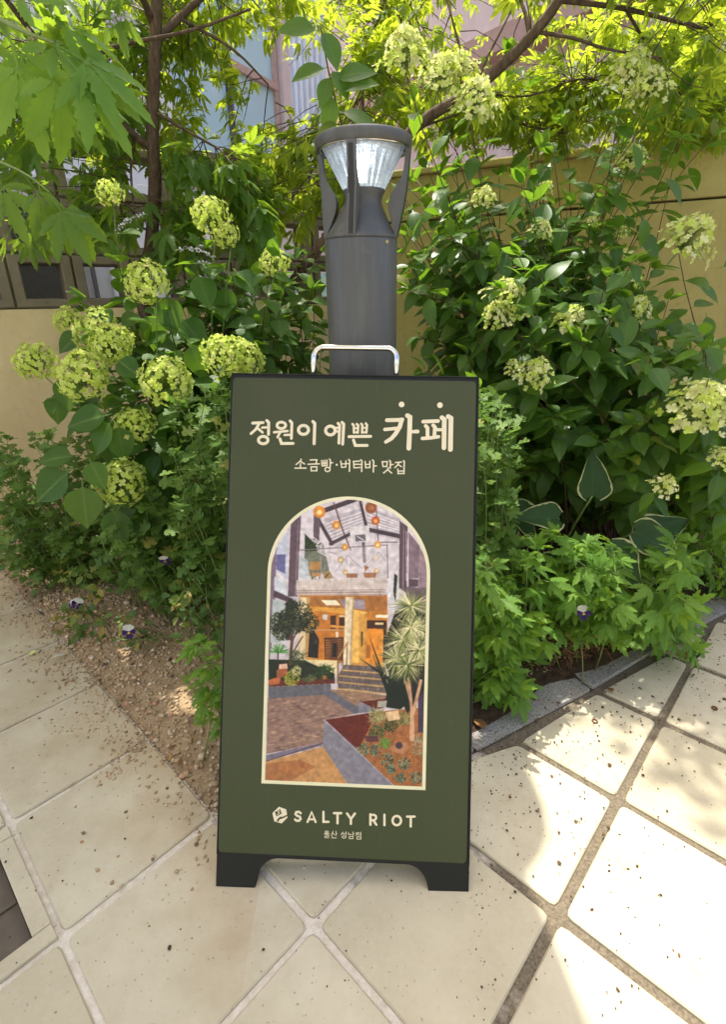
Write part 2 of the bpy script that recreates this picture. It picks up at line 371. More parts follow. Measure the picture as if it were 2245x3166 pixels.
def soil_z(x, y):
    d = bed_d(x, y)
    if d < 0: return -.06
    return -.004 + .004 * min(1, d / .05) + .13 * (1 - math.exp(-d / .9)) + .02 * bumps(x, y) * min(1, d / .1)

pave = tag(empty('pavement', (0, 0, 0)), None, None, None, 'structure')
mb = MB()
for i in range(-13, 11):
    for j in range(-13, 12):
        if (i, j) != (-3, -3): mb.add([(*gp(i + a, j + b), -.0065) for a, b in ((0, 0), (1, 0), (1, 1), (0, 1))], [(0, 1, 2, 3)])
mb.build('mortar_bed', M['mortar'], pave)
def round_poly(poly, r):
    out = []; n = len(poly)
    for i in range(n):
        p, a, b = np.array(poly[i]), np.array(poly[i - 1]), np.array(poly[(i + 1) % n])
        da, db = np.linalg.norm(a - p), np.linalg.norm(b - p); q = min(r, da * .35, db * .35)
        p1 = p + (a - p) / da * q; p2 = p + (b - p) / db * q
        out += [p1, .25 * p1 + .5 * p + .25 * p2, p2]
    return out
def inset(poly, d):
    c = np.mean(poly, axis=0); return [p + (c - p) / np.linalg.norm(c - p) * d for p in map(np.array, poly)]
def clip(poly, a, b):                        # keep the side to the right of a->b (towards the viewer)
    a, b = np.array(a), np.array(b); n = np.array([b[1] - a[1], -(b[0] - a[0])]); n = n / np.linalg.norm(n); out = []
    f = [float(np.dot(np.array(p) - a, n)) - .017 for p in poly]
    for i in range(len(poly)):
        j = (i + 1) % len(poly)
        if f[i] >= 0: out.append(np.array(poly[i]))
        if f[i] * f[j] < 0: out.append(np.array(poly[i]) + (np.array(poly[j]) - np.array(poly[i])) * f[i] / (f[i] - f[j]))
    return out
def area(p): p = np.array(p); x, y = p[:, 0], p[:, 1]; return .5 * abs(np.dot(x, np.roll(y, -1)) - np.dot(y, np.roll(x, -1)))
def tile_obj(poly, name='tile', top=0.0, mat='tile', parent=None, bev=.0035):
    c = np.mean(poly, axis=0); a, b = rng.uniform(-.006, .006, 2); dz = rng.uniform(-.002, .002)
    def M_(p):
        q = np.array(p); return (q[0], q[1], q[2] + (dz + a * (q[0] - c[0]) + b * (q[1] - c[1]) if q[2] > -.02 else 0))
    m = MB(); o = round_poly(poly, .012); i_ = inset(o, bev); n = len(o)
    vs = [(*p, -.03) for p in o] + [(*p, top - bev * .8) for p in o] + [(*p, top) for p in i_]
    fs = [(k, (k + 1) % n, n + (k + 1) % n, n + k) for k in range(n)] + [(n + k, n + (k + 1) % n, 2 * n + (k + 1) % n, 2 * n + k) for k in range(n)] + [tuple(range(2 * n, 3 * n))]
    m.add([M_(v) for v in vs], fs); return m.build(name, M[mat], parent)
BOX_TILE = (-3, -4)
g = .0085
for i in range(-9, 7):
    for j in range(-9, 8):
        cs = [gp(i, j), gp(i + 1, j), gp(i + 1, j + 1), gp(i, j + 1)]
        c = np.mean(cs, axis=0)
        if c[1] < -.25 or abs(c[0]) > 2.6 or c[1] > 2.2: continue
        if i <= -3 and j >= -1: continue
        if (i, j) == (-3, -3): continue
        gi = (.0088 if i + j > -2.5 and i > -2 else .0062) / S; w = rng.uniform(-.0025, .0025, 4) / S
        poly = [gp(i + gi + w[0], j + gi), gp(i + 1 - gi, j + gi + w[1]), gp(i + 1 - gi + w[2], j + 1 - gi), gp(i + gi, j + 1 - gi + w[3])]
        if i >= -2:
            for k in range(len(KERB) - 1):
                a, b = KERB[k], KERB[k + 1]
                if b[0] < c[0] - .16 or a[0] > c[0] + .16: continue
                if len(poly) >= 3: poly = clip(poly, a, b)
            if len(poly) < 3 or area(poly) < .004: continue
            q = [poly[0]]
            for p in poly[1:]:
                if np.linalg.norm(p - q[-1]) > .008: q.append(p)
            if np.linalg.norm(q[0] - q[-1]) < .008: q.pop()
            poly = q
            if len(poly) < 3: continue
        tile_obj(poly, parent=pave)

kerb = tag(empty('kerb', (0, 0, 0)), None, None, None, 'structure')
kpts = [np.array(k) for k in KERB]
for k in range(len(kpts) - 1):
    a, b = kpts[k], kpts[k + 1]; t = unit([*(b - a), 0])[:2]; n = np.array([-t[1], t[0]]); L = np.linalg.norm(b - a)
    poly = [a + t * .002, b - t * .002, b - t * .002 + n * .125, a + t * .002 + n * .125]
    tile_obj([p + n * .0 for p in poly], 'kerb_stone', .006, 'granite', kerb, .006)

V, T = [], []
xs = np.linspace(-3.4, 3.4, 227); ts = np.concatenate([[-.004, .0, .01, .025, .045], np.linspace(.07, 4.2, 90)])
for t in ts:
    for x in xs:
        y = edge_y(x) + t; V.append((x, y, soil_z(x, y) if t > 0 else (-.03 if t < 0 else -.004)))
nx = len(xs)
T = [(j * nx + i, j * nx + i + 1, (j + 1) * nx + i + 1, (j + 1) * nx + i) for j in range(len(ts) - 1) for i in range(nx - 1)]
soil = link_mesh('soil', fast_mesh('soil', V, T, mats=[M['soil']])); tag(soil, kind='structure')
mb = MB(); mb.add([(-150, -150, -.14), (150, -150, -.14), (150, 150, -.14), (-150, 150, -.14)], [(0, 1, 2, 3)])
gnd = mb.build('ground', mat_plain('street_asphalt', (.10, .095, .09), .9, 0, .2, 3)); tag(gnd, kind='structure')

# stones and litter
def ico():
    p = (1 + 5 ** .5) / 2
    v = np.array([(-1, p, 0), (1, p, 0), (-1, -p, 0), (1, -p, 0), (0, -1, p), (0, 1, p), (0, -1, -p), (0, 1, -p), (p, 0, -1), (p, 0, 1), (-p, 0, -1), (-p, 0, 1)]) / math.sqrt(1 + p * p)
    f = np.array([(0, 11, 5), (0, 5, 1), (0, 1, 7), (0, 7, 10), (0, 10, 11), (1, 5, 9), (5, 11, 4), (11, 10, 2), (10, 7, 6), (7, 1, 8), (3, 9, 4), (3, 4, 2), (3, 2, 6), (3, 6, 8), (3, 8, 9), (4, 9, 5), (2, 4, 11), (6, 2, 10), (8, 6, 7), (9, 8, 1)])
    return v, f
IV, IF = ico()
def scatter_stones(name, pts, sizes, tints, mat, flat=.6):
    VV, TT, AA = [], [], []
    for k, (p, s, t) in enumerate(zip(pts, sizes, tints)):
        R = np.array(Matrix.Rotation(rng.uniform(0, 6.28), 3, Vector(rv().tolist())))
        v = (IV * rng.uniform(.75, 1.2, (12, 1))) @ R.T * np.array([s, s * rng.uniform(.6, 1), s * flat])
        a = rng.uniform(0, 6.28); ca, sa = math.cos(a), math.sin(a)
        v = np.stack([v[:, 0] * ca - v[:, 1] * sa, v[:, 0] * sa + v[:, 1] * ca, v[:, 2]], 1) + p
        VV.append(v); TT.append(IF + 12 * k); AA.append(np.tile([0, 0, t], (12, 1)))
    return link_mesh(name, fast_mesh(name, np.concatenate(VV), np.concatenate(TT), np.concatenate(AA), False, [mat]))
pts, sz, tn = [], [], []
while len(pts) < 10500:
    x = rng.uniform(-1.9, -.02); d = rng.normal(.16, .22) if rng.random() < .75 else rng.uniform(-.02, .8)
    if d < 0 and rng.random() > math.exp(d / .075): continue
    y = edge_y(x) + d / .72
    if y < .6 or y > 2.6: continue
    s = min(.011, .0039 * math.exp(rng.normal(0, .42)))
    if d < 0: s = min(s, .0046)
    z = soil_z(x, y) if d > 0 else .0
    pts.append((x, y, z + s * .42)); sz.append(s); tn.append(min(1, max(0, rng.normal(.5, .28))))
for _ in range(22):
    x0 = rng.uniform(-1.3, -.36); y0 = edge_y(x0) - abs(rng.normal(.03, .05)) / .72; sp_ = rng.uniform(.012, .04)
    for _k in range(int(rng.integers(20, 70))):
        x, y = x0 + rng.normal(0, sp_), y0 + rng.normal(0, sp_); s = min(.005, .0024 * math.exp(rng.normal(0, .4)))
        pts.append((x, y, (soil_z(x, y) if bed_d(x, y) > 0 else 0) + s * .3)); sz.append(s); tn.append(min(1, max(0, rng.normal(.5, .28))))
for _ in range(1500):
    x = rng.uniform(.1, 1.6); y = edge_y(x) + .12 + abs(rng.normal(0, .15)); s = min(.008, .0022 * math.exp(rng.normal(0, .5)))
    pts.append((x, y, soil_z(x, y) + s * .3)); sz.append(s); tn.append(min(1, max(0, rng.normal(.3, .22))))
tag(scatter_stones('gravel', pts, sz, tn, M['gravel']), 'loose sandy gravel spilling from the bed over the tile edges', 'gravel', None, 'stuff')
pts, sz, tn = [], [], []
for dx, dy, s, t, lab in ((281, 1561, .011, .99, 'reddish brown pebble lying on the sandy gravel below the yellow pansy leaves'), (433, 1611, .011, .0, 'dark pebble in the gravel beside the small seedling at the signboard'), (285, 1354, .015, .8, 'large pale pebble in the gravel just above the open pansy flower')):
    p = atz(dx, dy, .02); x, y = p[0], p[1]
    tag(scatter_stones('pebble', [(x, y, soil_z(x, y) + s * .3)], [s], [t], M['gravel']), lab, 'pebble', 'larger pebbles in the gravel')
pts, sz, tn = [], [], []
while len(pts) < 2300:                       # dried flower bits, thick by the right kerb and thin to the front left
    if rng.random() < .72:
        x = rng.uniform(.15, 1.9); y = edge_y(x) - abs(rng.normal(0, .28)) + .07
    else:
        x = rng.uniform(-1.4, .5); y = min(rng.uniform(.25, 1.6), edge_y(x) - .005)
    if y < .25: continue
    s = .0016 * math.exp(rng.normal(0, .4)) * (1.15 if x > .3 else .85)
    pts.append((x, y, .003 + (.005 if y > edge_y(x) - .004 else 0))); sz.append(s); tn.append(rng.uniform(0, 1))
tag(scatter_stones('flower_litter', pts, sz, tn, M['litter'], .35), 'brown dried flower bits scattered over the tiles', 'litter', None, 'stuff')

# ------------------------------------------------------------------ block wall, plastered wall
wall_o = np.array([-1.65, 2.6, 0]); wd_ = np.array([math.cos(math.radians(35)), math.sin(math.radians(35)), 0]); wn_ = np.array([-wd_[1], wd_[0], 0])   # wn_ points away from the viewer
def WL(p): return tuple(wall_o + wd_ * p[0] + wn_ * p[1] + np.array([0, 0, p[2]]))
bw = empty('block_wall', wall_o); tag(bw, 'grey breeze block screen wall with square holes on a cream plastered base', 'wall')
mb = MB(); mb.box((-1.4, 0.0, -.1), (1.86, .16, .972), WL); mb.build('plaster_base', M['plaster_left'], bw)
mb = MB()
BWD, BHT, BS0, BZ0 = .272, .24, .035, .975
for r in range(4): mb.box((-1.33, .022, BZ0 + r * BHT - .006), (1.84, .118, BZ0 + r * BHT + (.006 if r < 3 else .03)), WL)
for c in range(-5, 8): mb.box((BS0 + c * BWD - .006, .02, BZ0), (BS0 + c * BWD + .006, .12, BZ0 + 3 * BHT - .002), WL)
mb.build('mortar', M['block_mortar'], bw)
def block_mesh():
    m = MB(); w, h, e = BWD / 2 - .005, BHT / 2 - .005, .0; a, b = BWD * .32, BHT * .33
    a2, b2 = a * .94, b * .94
    def rect(x, z, y): return [(-x, y, -z), (x, y, -z), (x, y, z), (-x, y, z)]
    c = .004
    L = [rect(w, h, .14), rect(w, h, c), rect(w - c, h - c, 0), rect(a + c, b + c, 0), rect(a, b, c), rect(a2, b2, .14)]
    vs = [p for q in L for p in q]; fs = []
    for k in range(6):
        n = (k + 1) % 6
        for i in range(4): fs.append((k * 4 + i, k * 4 + (i + 1) % 4, n * 4 + (i + 1) % 4, n * 4 + i))
    m.add(vs, fs); return m.mesh('block', M['block'])
bm_ = block_mesh(); rotw = Matrix.Rotation(math.radians(35), 4, 'Z')
for r in range(3):
    for c in range(-5, 7):
        o = bpy.data.objects.new('block', bm_); COL.objects.link(o); o.parent = bw
        p = wd_ * (BS0 + (c + .5) * BWD) + wn_ * rng.uniform(-.003, .003) + np.array([0, 0, BZ0 + (r + .5) * BHT])
        o.matrix_local = Matrix.Translation(p.tolist()) @ rotw @ Matrix.Rotation(rng.uniform(-.006, .006), 4, 'Y')

rw_o = np.array([1.27, 2.95, 0]); rd_ = unit([-.91, .415, 0]); rn_ = np.array([.415, .91, 0]) / np.linalg.norm([.415, .91])
def RL(p): return tuple(rw_o + rd_ * p[0] + rn_ * p[1] + np.array([0, 0, p[2]]))
rw = empty('garden_wall', rw_o); tag(rw, 'ochre painted garden wall with a groove below its top, behind the white flowered shrubs', 'wall')
mb = MB(); mb.box((-2.2, 0, -.1), (1.56, .2, 1.405), RL); mb.build('wall_face', M['plaster_right'], rw, bevel=.006)
mb = MB(); mb.box((-2.2, -.006, 1.414), (1.56, .21, 1.63), RL); mb.build('upper_band', M['plaster_right'], rw, bevel=.006)
mb = MB(); mb.box((-2.2, -.03, 1.631), (1.56, .24, 1.665), RL); mb.build('coping', M['plaster_right'], rw, bevel=.008)

# ------------------------------------------------------------------ behind the walls
def cab_box(name, mat, lo, hi, parent, bevel=.004): m = MB(); m.box(lo, hi, WL); return m.build(name, mat, parent, bevel=bevel)
uc = empty('steel_cabinet', WL((-.2, .5, 0))); tag(uc, 'grey sheet steel cabinet seen through the closed looking holes of the block wall', 'cabinet')
cab_box('body', M['steel_grey'], (-1.3, .42, -.1), (.33, .9, 1.6), uc); cab_box('door', M['steel_grey'], (-.45, .405, .02), (.32, .418, 1.58), uc); cab_box('door', M['steel_grey'], (-1.1, .405, .02), (-.46, .418, 1.58), uc)
ws = empty('white_shed', WL((.8, 1.0, 0))); tag(ws, 'white rendered shed with dark posts glimpsed through the holes in the block wall', 'shed')
cab_box('wall', M['white_wall'], (.0, 2.0, -.1), (3.1, 2.2, 1.9), ws)
for x in (.62, .72, 1.35): cab_box('post', M['dark_frame'], (x, 1.93, -.1), (x + .028, 1.99, 1.9), ws)
me_ = empty('meter_box', WL((1.0, 1.9, 1.1))); tag(me_, 'small white meter box with a grey display on the white shed wall', 'meter box')
cab_box('case', M['white_wall'], (.86, 1.9, .95), (1.08, 1.995, 1.34), me_); cab_box('display', M['steel_grey'], (.91, 1.885, 1.12), (1.03, 1.899, 1.24), me_)
mu = MB()
q = at(715, 632, 5.2)
mu.box((q[0] - .22, 5.2, q[2] - .2), (q[0] + .16, 5.22, q[2] + .07)); mo = mu.build('mural_panel', M['mural']); tag(mo, 'small blue and green painted panel seen between the block wall and the lamp', 'mural')
mu = MB(); mu.box((q[0] - .5, 5.24, -.14), (q[0] + .35, 5.3, 1.9)); mo = mu.build('pale_board_fence', M['pink_wall']); tag(mo, 'pale pinkish board standing behind the painted panel', 'fence')

# glass-fronted building, receding to the right
gb_o = np.array([-.93, 8.0, 0]); gdir = unit([-.48, -.88, 0]); gn = np.array([gdir[1], -gdir[0], 0]); gn = gn if gn[0] < 0 else -gn
def GL(p): return tuple(gb_o + gdir * p[0] + gn * p[1] + np.array([0, 0, p[2]]))
gb = empty('glass_building', gb_o); tag(gb, 'building with teal window panes and pinkish frames behind the tree trunk', 'building')
mb = MB(); mb.box((0, .12, -.14), (6.4, 3, 9), GL); mb.build('wall', M['pink_wall'], gb)
zz = [1.0, 2.15, 3.45, 4.75, 6.05, 7.35, 8.6]; xx = [.12, 1.0, 1.95]
for a in range(2):
    for b in range(6):
        mb = MB(); mb.box((xx[a] + .03, .05, zz[b] + .035), (xx[a + 1] - .03, .1, zz[b + 1] - .035), GL); mb.build('window_pane', M['glass'], gb)
for x in xx:
    mb = MB(); mb.box((x - .03, 0, .9), (x + .03, .118, 8.7), GL); mb.build('mullion', M['dark_frame'] if x > .5 else M['mullion'], gb)
for z in zz:
    mb = MB(); mb.box((.1, -.012, z - .035), (1.98, .116, z + .035), GL); mb.build('transom', M['mullion'], gb)
mb = MB(); mb.box((2.0, -.1, -.14), (6.4, .118, 9.2), GL); mb.build('blank_wall', M['white_wall'], gb)
mb = MB(); mb.box((-.12, -.05, -.14), (.06, .3, 9), GL); mb.build('corner_post', M['pink_wall'], gb)
cb = empty('clad_building', (1, 13.5, 0)); tag(cb, 'pale blue corrugated building between the glass front and the pink house', 'building')
mb = MB(); mb.box((-6, 13.62, -.14), (7, 18, 11)); mb.build('wall', M['cladding'], cb)
mb = MB()
for k in range(108): mb.box((-6 + k * .12, 13.56, -.1), (-6 + k * .12 + .06, 13.618, 11))
tag(mb.build('cladding_ribs', M['cladding'], cb), kind='stuff')
for a, b in ((-.7, 3.6), (-.7, 5.2)):
    mb = MB(); mb.box((a, 13.53, b), (a + .8, 13.558, b + 1.1)); w_ = mb.build('window', M['glass'], cb)
pb_o = np.array([2.5, 7.8, 0]); pd = unit([-.61, .79, 0]); pn = np.array([pd[1], -pd[0], 0]); pn = pn if pn[1] > 0 else -pn
pn = np.array([.79, .61, 0])
def PL(p): return tuple(pb_o + pd * p[0] + pn * p[1] + np.array([0, 0, p[2]]))
pb = empty('pink_house', pb_o); tag(pb, 'pale pink rendered house with a jutting brownish ledge above the wall', 'house')
mb = MB(); mb.box((-6, .45, -.14), (5, 5, 4.0), PL); mb.build('lower_wall', M['pink_wall'], pb)
mb = MB(); mb.box((-6, .0, 4.26), (5, 5, 9.5), PL); mb.build('upper_wall', M['pink_wall'], pb)
mb = MB(); mb.box((-6, -.06, 4.002), (5, 5, 4.258), PL); mb.build('ledge', M['pink_dark'], pb)
mb = MB(); mb.tube([PL((-.1, .38, .2)), PL((-.1, .38, 3.99))], .05, 8); mb.build('downpipe', M['dark_frame'], pb, True)
for a in (-3.6, -1.9, 1.6):
    mb = MB(); mb.box((a, .425, 1.7), (a + 1.1, .448, 3.0), PL); f_ = mb.build('window', M['mullion'], pb)
    mb = MB(); mb.box((a + .06, .41, 1.76), (a + 1.04, .424, 2.94), PL); mb.build('pane', M['glass'], f_)

# ------------------------------------------------------------------ bollard lamp
BC = np.array([.004, 1.122, 0.0])
bl = empty('bollard_lamp', BC); tag(bl, 'anthracite bollard lamp with a clear ribbed lens behind the signboard', 'lamp')
mb = MB(); mb.lathe([(.0001, -.1), (.0705, -.1), (.0705, 1.1), (.0695, 1.103), (.066, 1.1035), (.066, 1.1)], 64, BC); mb.build('post', M['bollard'], bl, True)
mb = MB(); mb.lathe([(.062, 1.10), (.0712, 1.1045), (.0705, 1.108), (.066, 1.113), (.052, 1.138), (.041, 1.160), (.0365, 1.172), (.0375, 1.183), (.0425, 1.192), (.042, 1.194), (.0001, 1.194)], 64, BC); mb.build('neck', M['bollard'], bl, True)
mb = MB(); mb.lathe([(.0001, 1.287), (.06, 1.287), (.088, 1.284), (.0945, 1.280), (.0955, 1.274), (.0935, 1.262), (.0915, 1.2605), (.0885, 1.262), (.086, 1.268), (.08, 1.2695), (.0001, 1.2695)], 72, BC); mb.build('cap', M['bollard'], bl, True)
m = MB(); n = 168; prof = []
rows = 26
vs = []; fs = []
for i in range(rows + 1):
    t = i / rows; r0 = .0405 + (.0795 - .0405) * t; z = 1.194 + t * .0735
    for k in range(n):
        r = r0 + (.0018 if k % 6 in (0, 1, 2) else -.0012) * (.5 + .5 * t) + (.0005 if i % 2 else 0); a = 2 * PI * k / n
        vs.append((BC[0] + r * math.cos(a), BC[1] + r * math.sin(a), z))
fs = [(i * n + k, i * n + (k + 1) % n, (i + 1) * n + (k + 1) % n, (i + 1) * n + k) for i in range(rows) for k in range(n)]
m.add(vs, fs); ln = m.build('lens', M['lens'], bl)
M['led'] = None
t_ = NT('lit_led'); e_ = t_.n('ShaderNodeEmission'); e_.inputs[0].default_value = (.75, .87, 1, 1); e_.inputs[1].default_value = 3.5; M['led'] = t_.done(e_.outputs[0])
mb = MB(); mb.lathe([(.0001, 1.1985), (.026, 1.1985), (.026, 1.197)], 32, BC); mb.build('led', M['led'], bl)
lp_ = bpy.data.lights.new('lamp_light', 'POINT'); lp_.energy = .022; lp_.color = (.75, .87, 1); lp_.shadow_soft_size = .012; lo_ = bpy.data.objects.new('lamp_light', lp_); COL.objects.link(lo_); lo_.parent = bl; lo_.location = (0, 0, 1.225)
mb = MB(); mb.lathe([(.0001, 1.266), (.07, 1.266), (.05, 1.258), (.02, 1.24), (.0001, 1.232)], 48, BC); mb.build('reflector', M['reflector'], bl, True)
mb = MB(); mb.lathe([(.0845, 1.2605), (.0865, 1.2605), (.0865, 1.268), (.0845, 1.268)], 64, BC, close=True); mb.build('lens_ring', M['chrome'], bl, True)
def smooth2(L, n=3):
    L = [np.array(p) for p in L]; out = []
    for i in range(len(L) - 1):
        p0, p1, p2, p3 = L[max(i - 1, 0)], L[i], L[i + 1], L[min(i + 2, len(L) - 1)]
        for k in range(n):
            t = k / n; out.append(tuple(.5 * (2 * p1 + (p2 - p0) * t + (2 * p0 - 5 * p1 + 4 * p2 - p3) * t * t + (3 * p1 - p0 - 3 * p2 + p3) * t ** 3)))
    return out + [tuple(L[-1])]
outer = [(.0925, 1.264), (.0925, 1.255), (.0905, 1.225), (.0868, 1.190), (.0815, 1.155), (.0755, 1.125), (.0725, 1.108), (.069, 1.102)]
inner = [(.0835, 1.264), (.0835, 1.250), (.0822, 1.232), (.0775, 1.214), (.067, 1.198), (.0565, 1.183), (.0525, 1.166), (.0560, 1.146), (.0640, 1.122), (.0675, 1.106)]
for k in range(4):
    a = math.radians(-90 - 15 + 90 * k); ca, sa = math.cos(a), math.sin(a); th = .0085
    def FM(p): return (BC[0] + p[0] * ca - p[2] * sa, BC[1] + p[0] * sa + p[2] * ca, p[1])
    mb = MB(); poly = smooth2(outer) + smooth2(inner)[::-1]
    mb.prism(poly, -th, th, FM); fn = mb.build('fin', M['bollard'], bl, bevel=.0015)
    mb = MB()
    o2 = [(r + .0006, z) for r, z in outer[1:-1]]; o3 = [(r - .006, z) for r, z in outer[1:-1]]
    mb.prism(o2 + o3[::-1], -.0045, .0045, FM); mb.build('groove', M['bollard_dark'], fn)
for a in (-35, 150, 60):
    an = math.radians(a - 12); c = BC + np.array([.0706 * math.cos(an), .0706 * math.sin(an), 1.094]); dv = np.array([math.cos(an), math.sin(an), 0])
    mb = MB(); mb.tube([c - dv * .002, c + dv * .0012, c + dv * .0020], [.0042, .0042, .003], 12); mb.build('screw', M['brass'], bl, True)

for o in list(bl.children):
    if o.type != 'MESH': o.location.z = 1.096 + (o.location.z - 1.104) * .913; continue
    for q_ in [o] + list(o.children):
        for v in q_.data.vertices:
            if v.co.z > 1.05:
                h_ = min(1, max(0, (v.co.z - 1.11) / .08)); sc_ = 1 - .06 * h_
                v.co.x = BC[0] + (v.co.x - BC[0]) * sc_ + .007 * h_; v.co.y = BC[1] + (v.co.y - BC[1]) * sc_; v.co.z = 1.096 + (v.co.z - 1.104) * .913
# ------------------------------------------------------------------ signboard
so = np.array([-.280131, .608374, .0006]); SX = np.array([.998683, -.045296, -.024087]); SY = np.array([.040256, .400846, .915261]); SN = np.array([-.031802, -.915025, .402139])
sg = bpy.data.objects.new('signboard', None); COL.objects.link(sg); LOCAL.add('signboard')
mm = Matrix.Identity(4)
for k in range(3): mm[k][0], mm[k][1], mm[k][2], mm[k][3] = SX[k], SY[k], SN[k], so[k]
sg.matrix_world = mm
tag(sg, 'black folding cafe signboard with a green poster leaning on the bollard lamp', 'signboard')
SWD, SHT = .4605, .945
def panel_poly():
    q = [(0, SHT), (0, 0), (.0715, 0), (.0735, .0015)]
    q += [(.1162 - .0427 * math.cos(a) ** .9, .0035 + .0517 * math.sin(a)) for a in np.linspace(.0, PI / 2, 12)][1:]
    q += [(.3455 + .0425 * math.cos(a) ** .9, .0035 + .0517 * math.sin(a)) for a in np.linspace(PI / 2, 0, 12)][:-1]
    q += [(.387, .0015), (.389, 0), (SWD, 0), (SWD, SHT)]
    return q
mb = MB(); mb.prism(panel_poly(), -.021, -.0012); mb.build('front_panel', M['black_metal'], sg, bevel=.0012)
mb = MB(); mb.prism([(x, y) for x, y in panel_poly()], -.045, -.0245); mb.build('back_panel', M['black_metal'], sg, bevel=.0012)
mb = MB()
for (a, b) in (((0, .9425), (SWD, .9448)), ((0.0, .06), (.0026, .942)), ((SWD - .0026, .06), (SWD, .942))): mb.box((*a, -.0012), (*b, .0012))
mb.build('rim', M['black_metal'], sg, bevel=.0008)
for x in (.1, .36):
    mb = MB(); mb.tube([(x - .03, .938, -.0228), (x + .03, .938, -.0228)], .006, 10); mb.build('hinge', M['black_metal'], sg, True)
mb = MB(); r = .019; x0, x1, y1 = .1520, .3085, 1.0
pl = [(x0, .935, -.0125), (x0, y1 - r, -.0125)] + [(x0 + r - r * math.cos(a), y1 - r + r * math.sin(a), -.0125) for a in np.linspace(.2, PI / 2, 7)] + [(x1 - r + r * math.sin(a), y1 - r + r * math.cos(a), -.0125) for a in np.linspace(0, PI / 2 - .2, 7)] + [(x1, y1 - r, -.0125), (x1, .935, -.0125)]
mb.tube(pl, .0052, 12); mb.build('handle', M['chrome'], sg, True)
def rrect(x0, y0, x1, y1, r, n=6):
    o = []
    for cx, cy, a0 in ((x1 - r, y1 - r, 0), (x0 + r, y1 - r, 90), (x0 + r, y0 + r, 180), (x1 - r, y0 + r, 270)):
        o += [(cx + r * math.cos(math.radians(a0 + 90 * k / n)), cy + r * math.sin(math.radians(a0 + 90 * k / n))) for k in range(n + 1)]
    return o
mb = MB(); mb.prism(rrect(.0030, .0632, .4550, .9362, .008), -.0012, .0002); po = mb.build('poster', M['poster'], sg)
# print: traced strokes (picture measure -> board measure by a plane homography)
HM = np.array([[6.29915297e-04, 1.96295056e-05, -4.73191304e-01], [2.99191210e-05, -6.13535595e-04, 1.66273043e+00], [2.13816318e-05, 1.56842807e-05, 1.0]])
def pm(x, y):
    q = HM @ np.array([x, y, 1.0]); return q[:2] / q[2]
ZC = [0]
def stroke(mb, pts, w, hz=.0005, caps=True, closed=False):
    # pts, w in board metres; a flat strip with mitred joints and round ends
    pts = [np.array(p) for p in pts]; L = len(pts); ws = [w] * L if np.isscalar(w) else w
    z = .00032 + .000016 * (ZC[0] % 12); ZC[0] += 1
    lft, rgt = [], []
    for i in range(L):
        if closed: d0 = unit([*(pts[i] - pts[i - 1]), 0])[:2]; d1 = unit([*(pts[(i + 1) % L] - pts[i]), 0])[:2]
        else:
            d0 = unit([*(pts[i] - pts[i - 1]), 0])[:2] if i else unit([*(pts[1] - pts[0]), 0])[:2]
            d1 = unit([*(pts[i + 1] - pts[i]), 0])[:2] if i < L - 1 else d0
        n0 = np.array([-d0[1], d0[0]]); n1 = np.array([-d1[1], d1[0]]); nn = n0 + n1; nn = nn / max(.6, np.dot(nn, n0)) if np.linalg.norm(nn) > .1 else n0
        lft.append(pts[i] + nn * ws[i] / 2); rgt.append(pts[i] - nn * ws[i] / 2)
    vs = [(*p, z) for p in lft] + [(*p, z) for p in rgt]
    fs = [(L + i, L + (i + 1) % L, (i + 1) % L, i) for i in range(L if closed else L - 1)]
    mb.add(vs, fs)
    if caps and not closed:
        for p, q, wv in ((pts[0], pts[1], ws[0]), (pts[-1], pts[-2], ws[-1])):
            d = unit([*(p - q), 0])[:2]; a0 = math.atan2(d[1], d[0])
            arc = [p + wv / 2 * np.array([math.cos(a0 + t), math.sin(a0 + t)]) for t in np.linspace(-PI / 2, PI / 2, 7)]
            mb.add([(*q_, z) for q_ in arc], [tuple(range(7))])
def text(mb, data, ox, oy, sc, w0):
    px = 1 / sc * np.linalg.norm(pm(ox + 1, oy) - pm(ox, oy))
    for it in data:
        k = it[0]
        if k == 'o':
            _, cx, cy, rx, ry, w = it
            stroke(mb, [pm(ox + (cx + rx * math.cos(a)) / sc, oy + (cy + ry * math.sin(a)) / sc) for a in np.linspace(0, 2 * PI, 29)[:-1]], w * px, closed=True)
        elif k == '.':
            _, cx, cy, r = it; z = .00034 + .000016 * (ZC[0] % 12); ZC[0] += 1
            mb.add([(*pm(ox + (cx + r * math.cos(a)) / sc, oy + (cy - r * math.sin(a)) / sc), z) for a in np.linspace(0, 2 * PI, 25)[:-1]], [tuple(range(24))])
        else:
            w = it[0] or w0; pts = it[1:]
            ww = w * px if np.isscalar(w) else [q * px for q in w]
            stroke(mb, [pm(ox + x / sc, oy + y / sc) for x, y in pts], ww, caps=(k != 'b'))
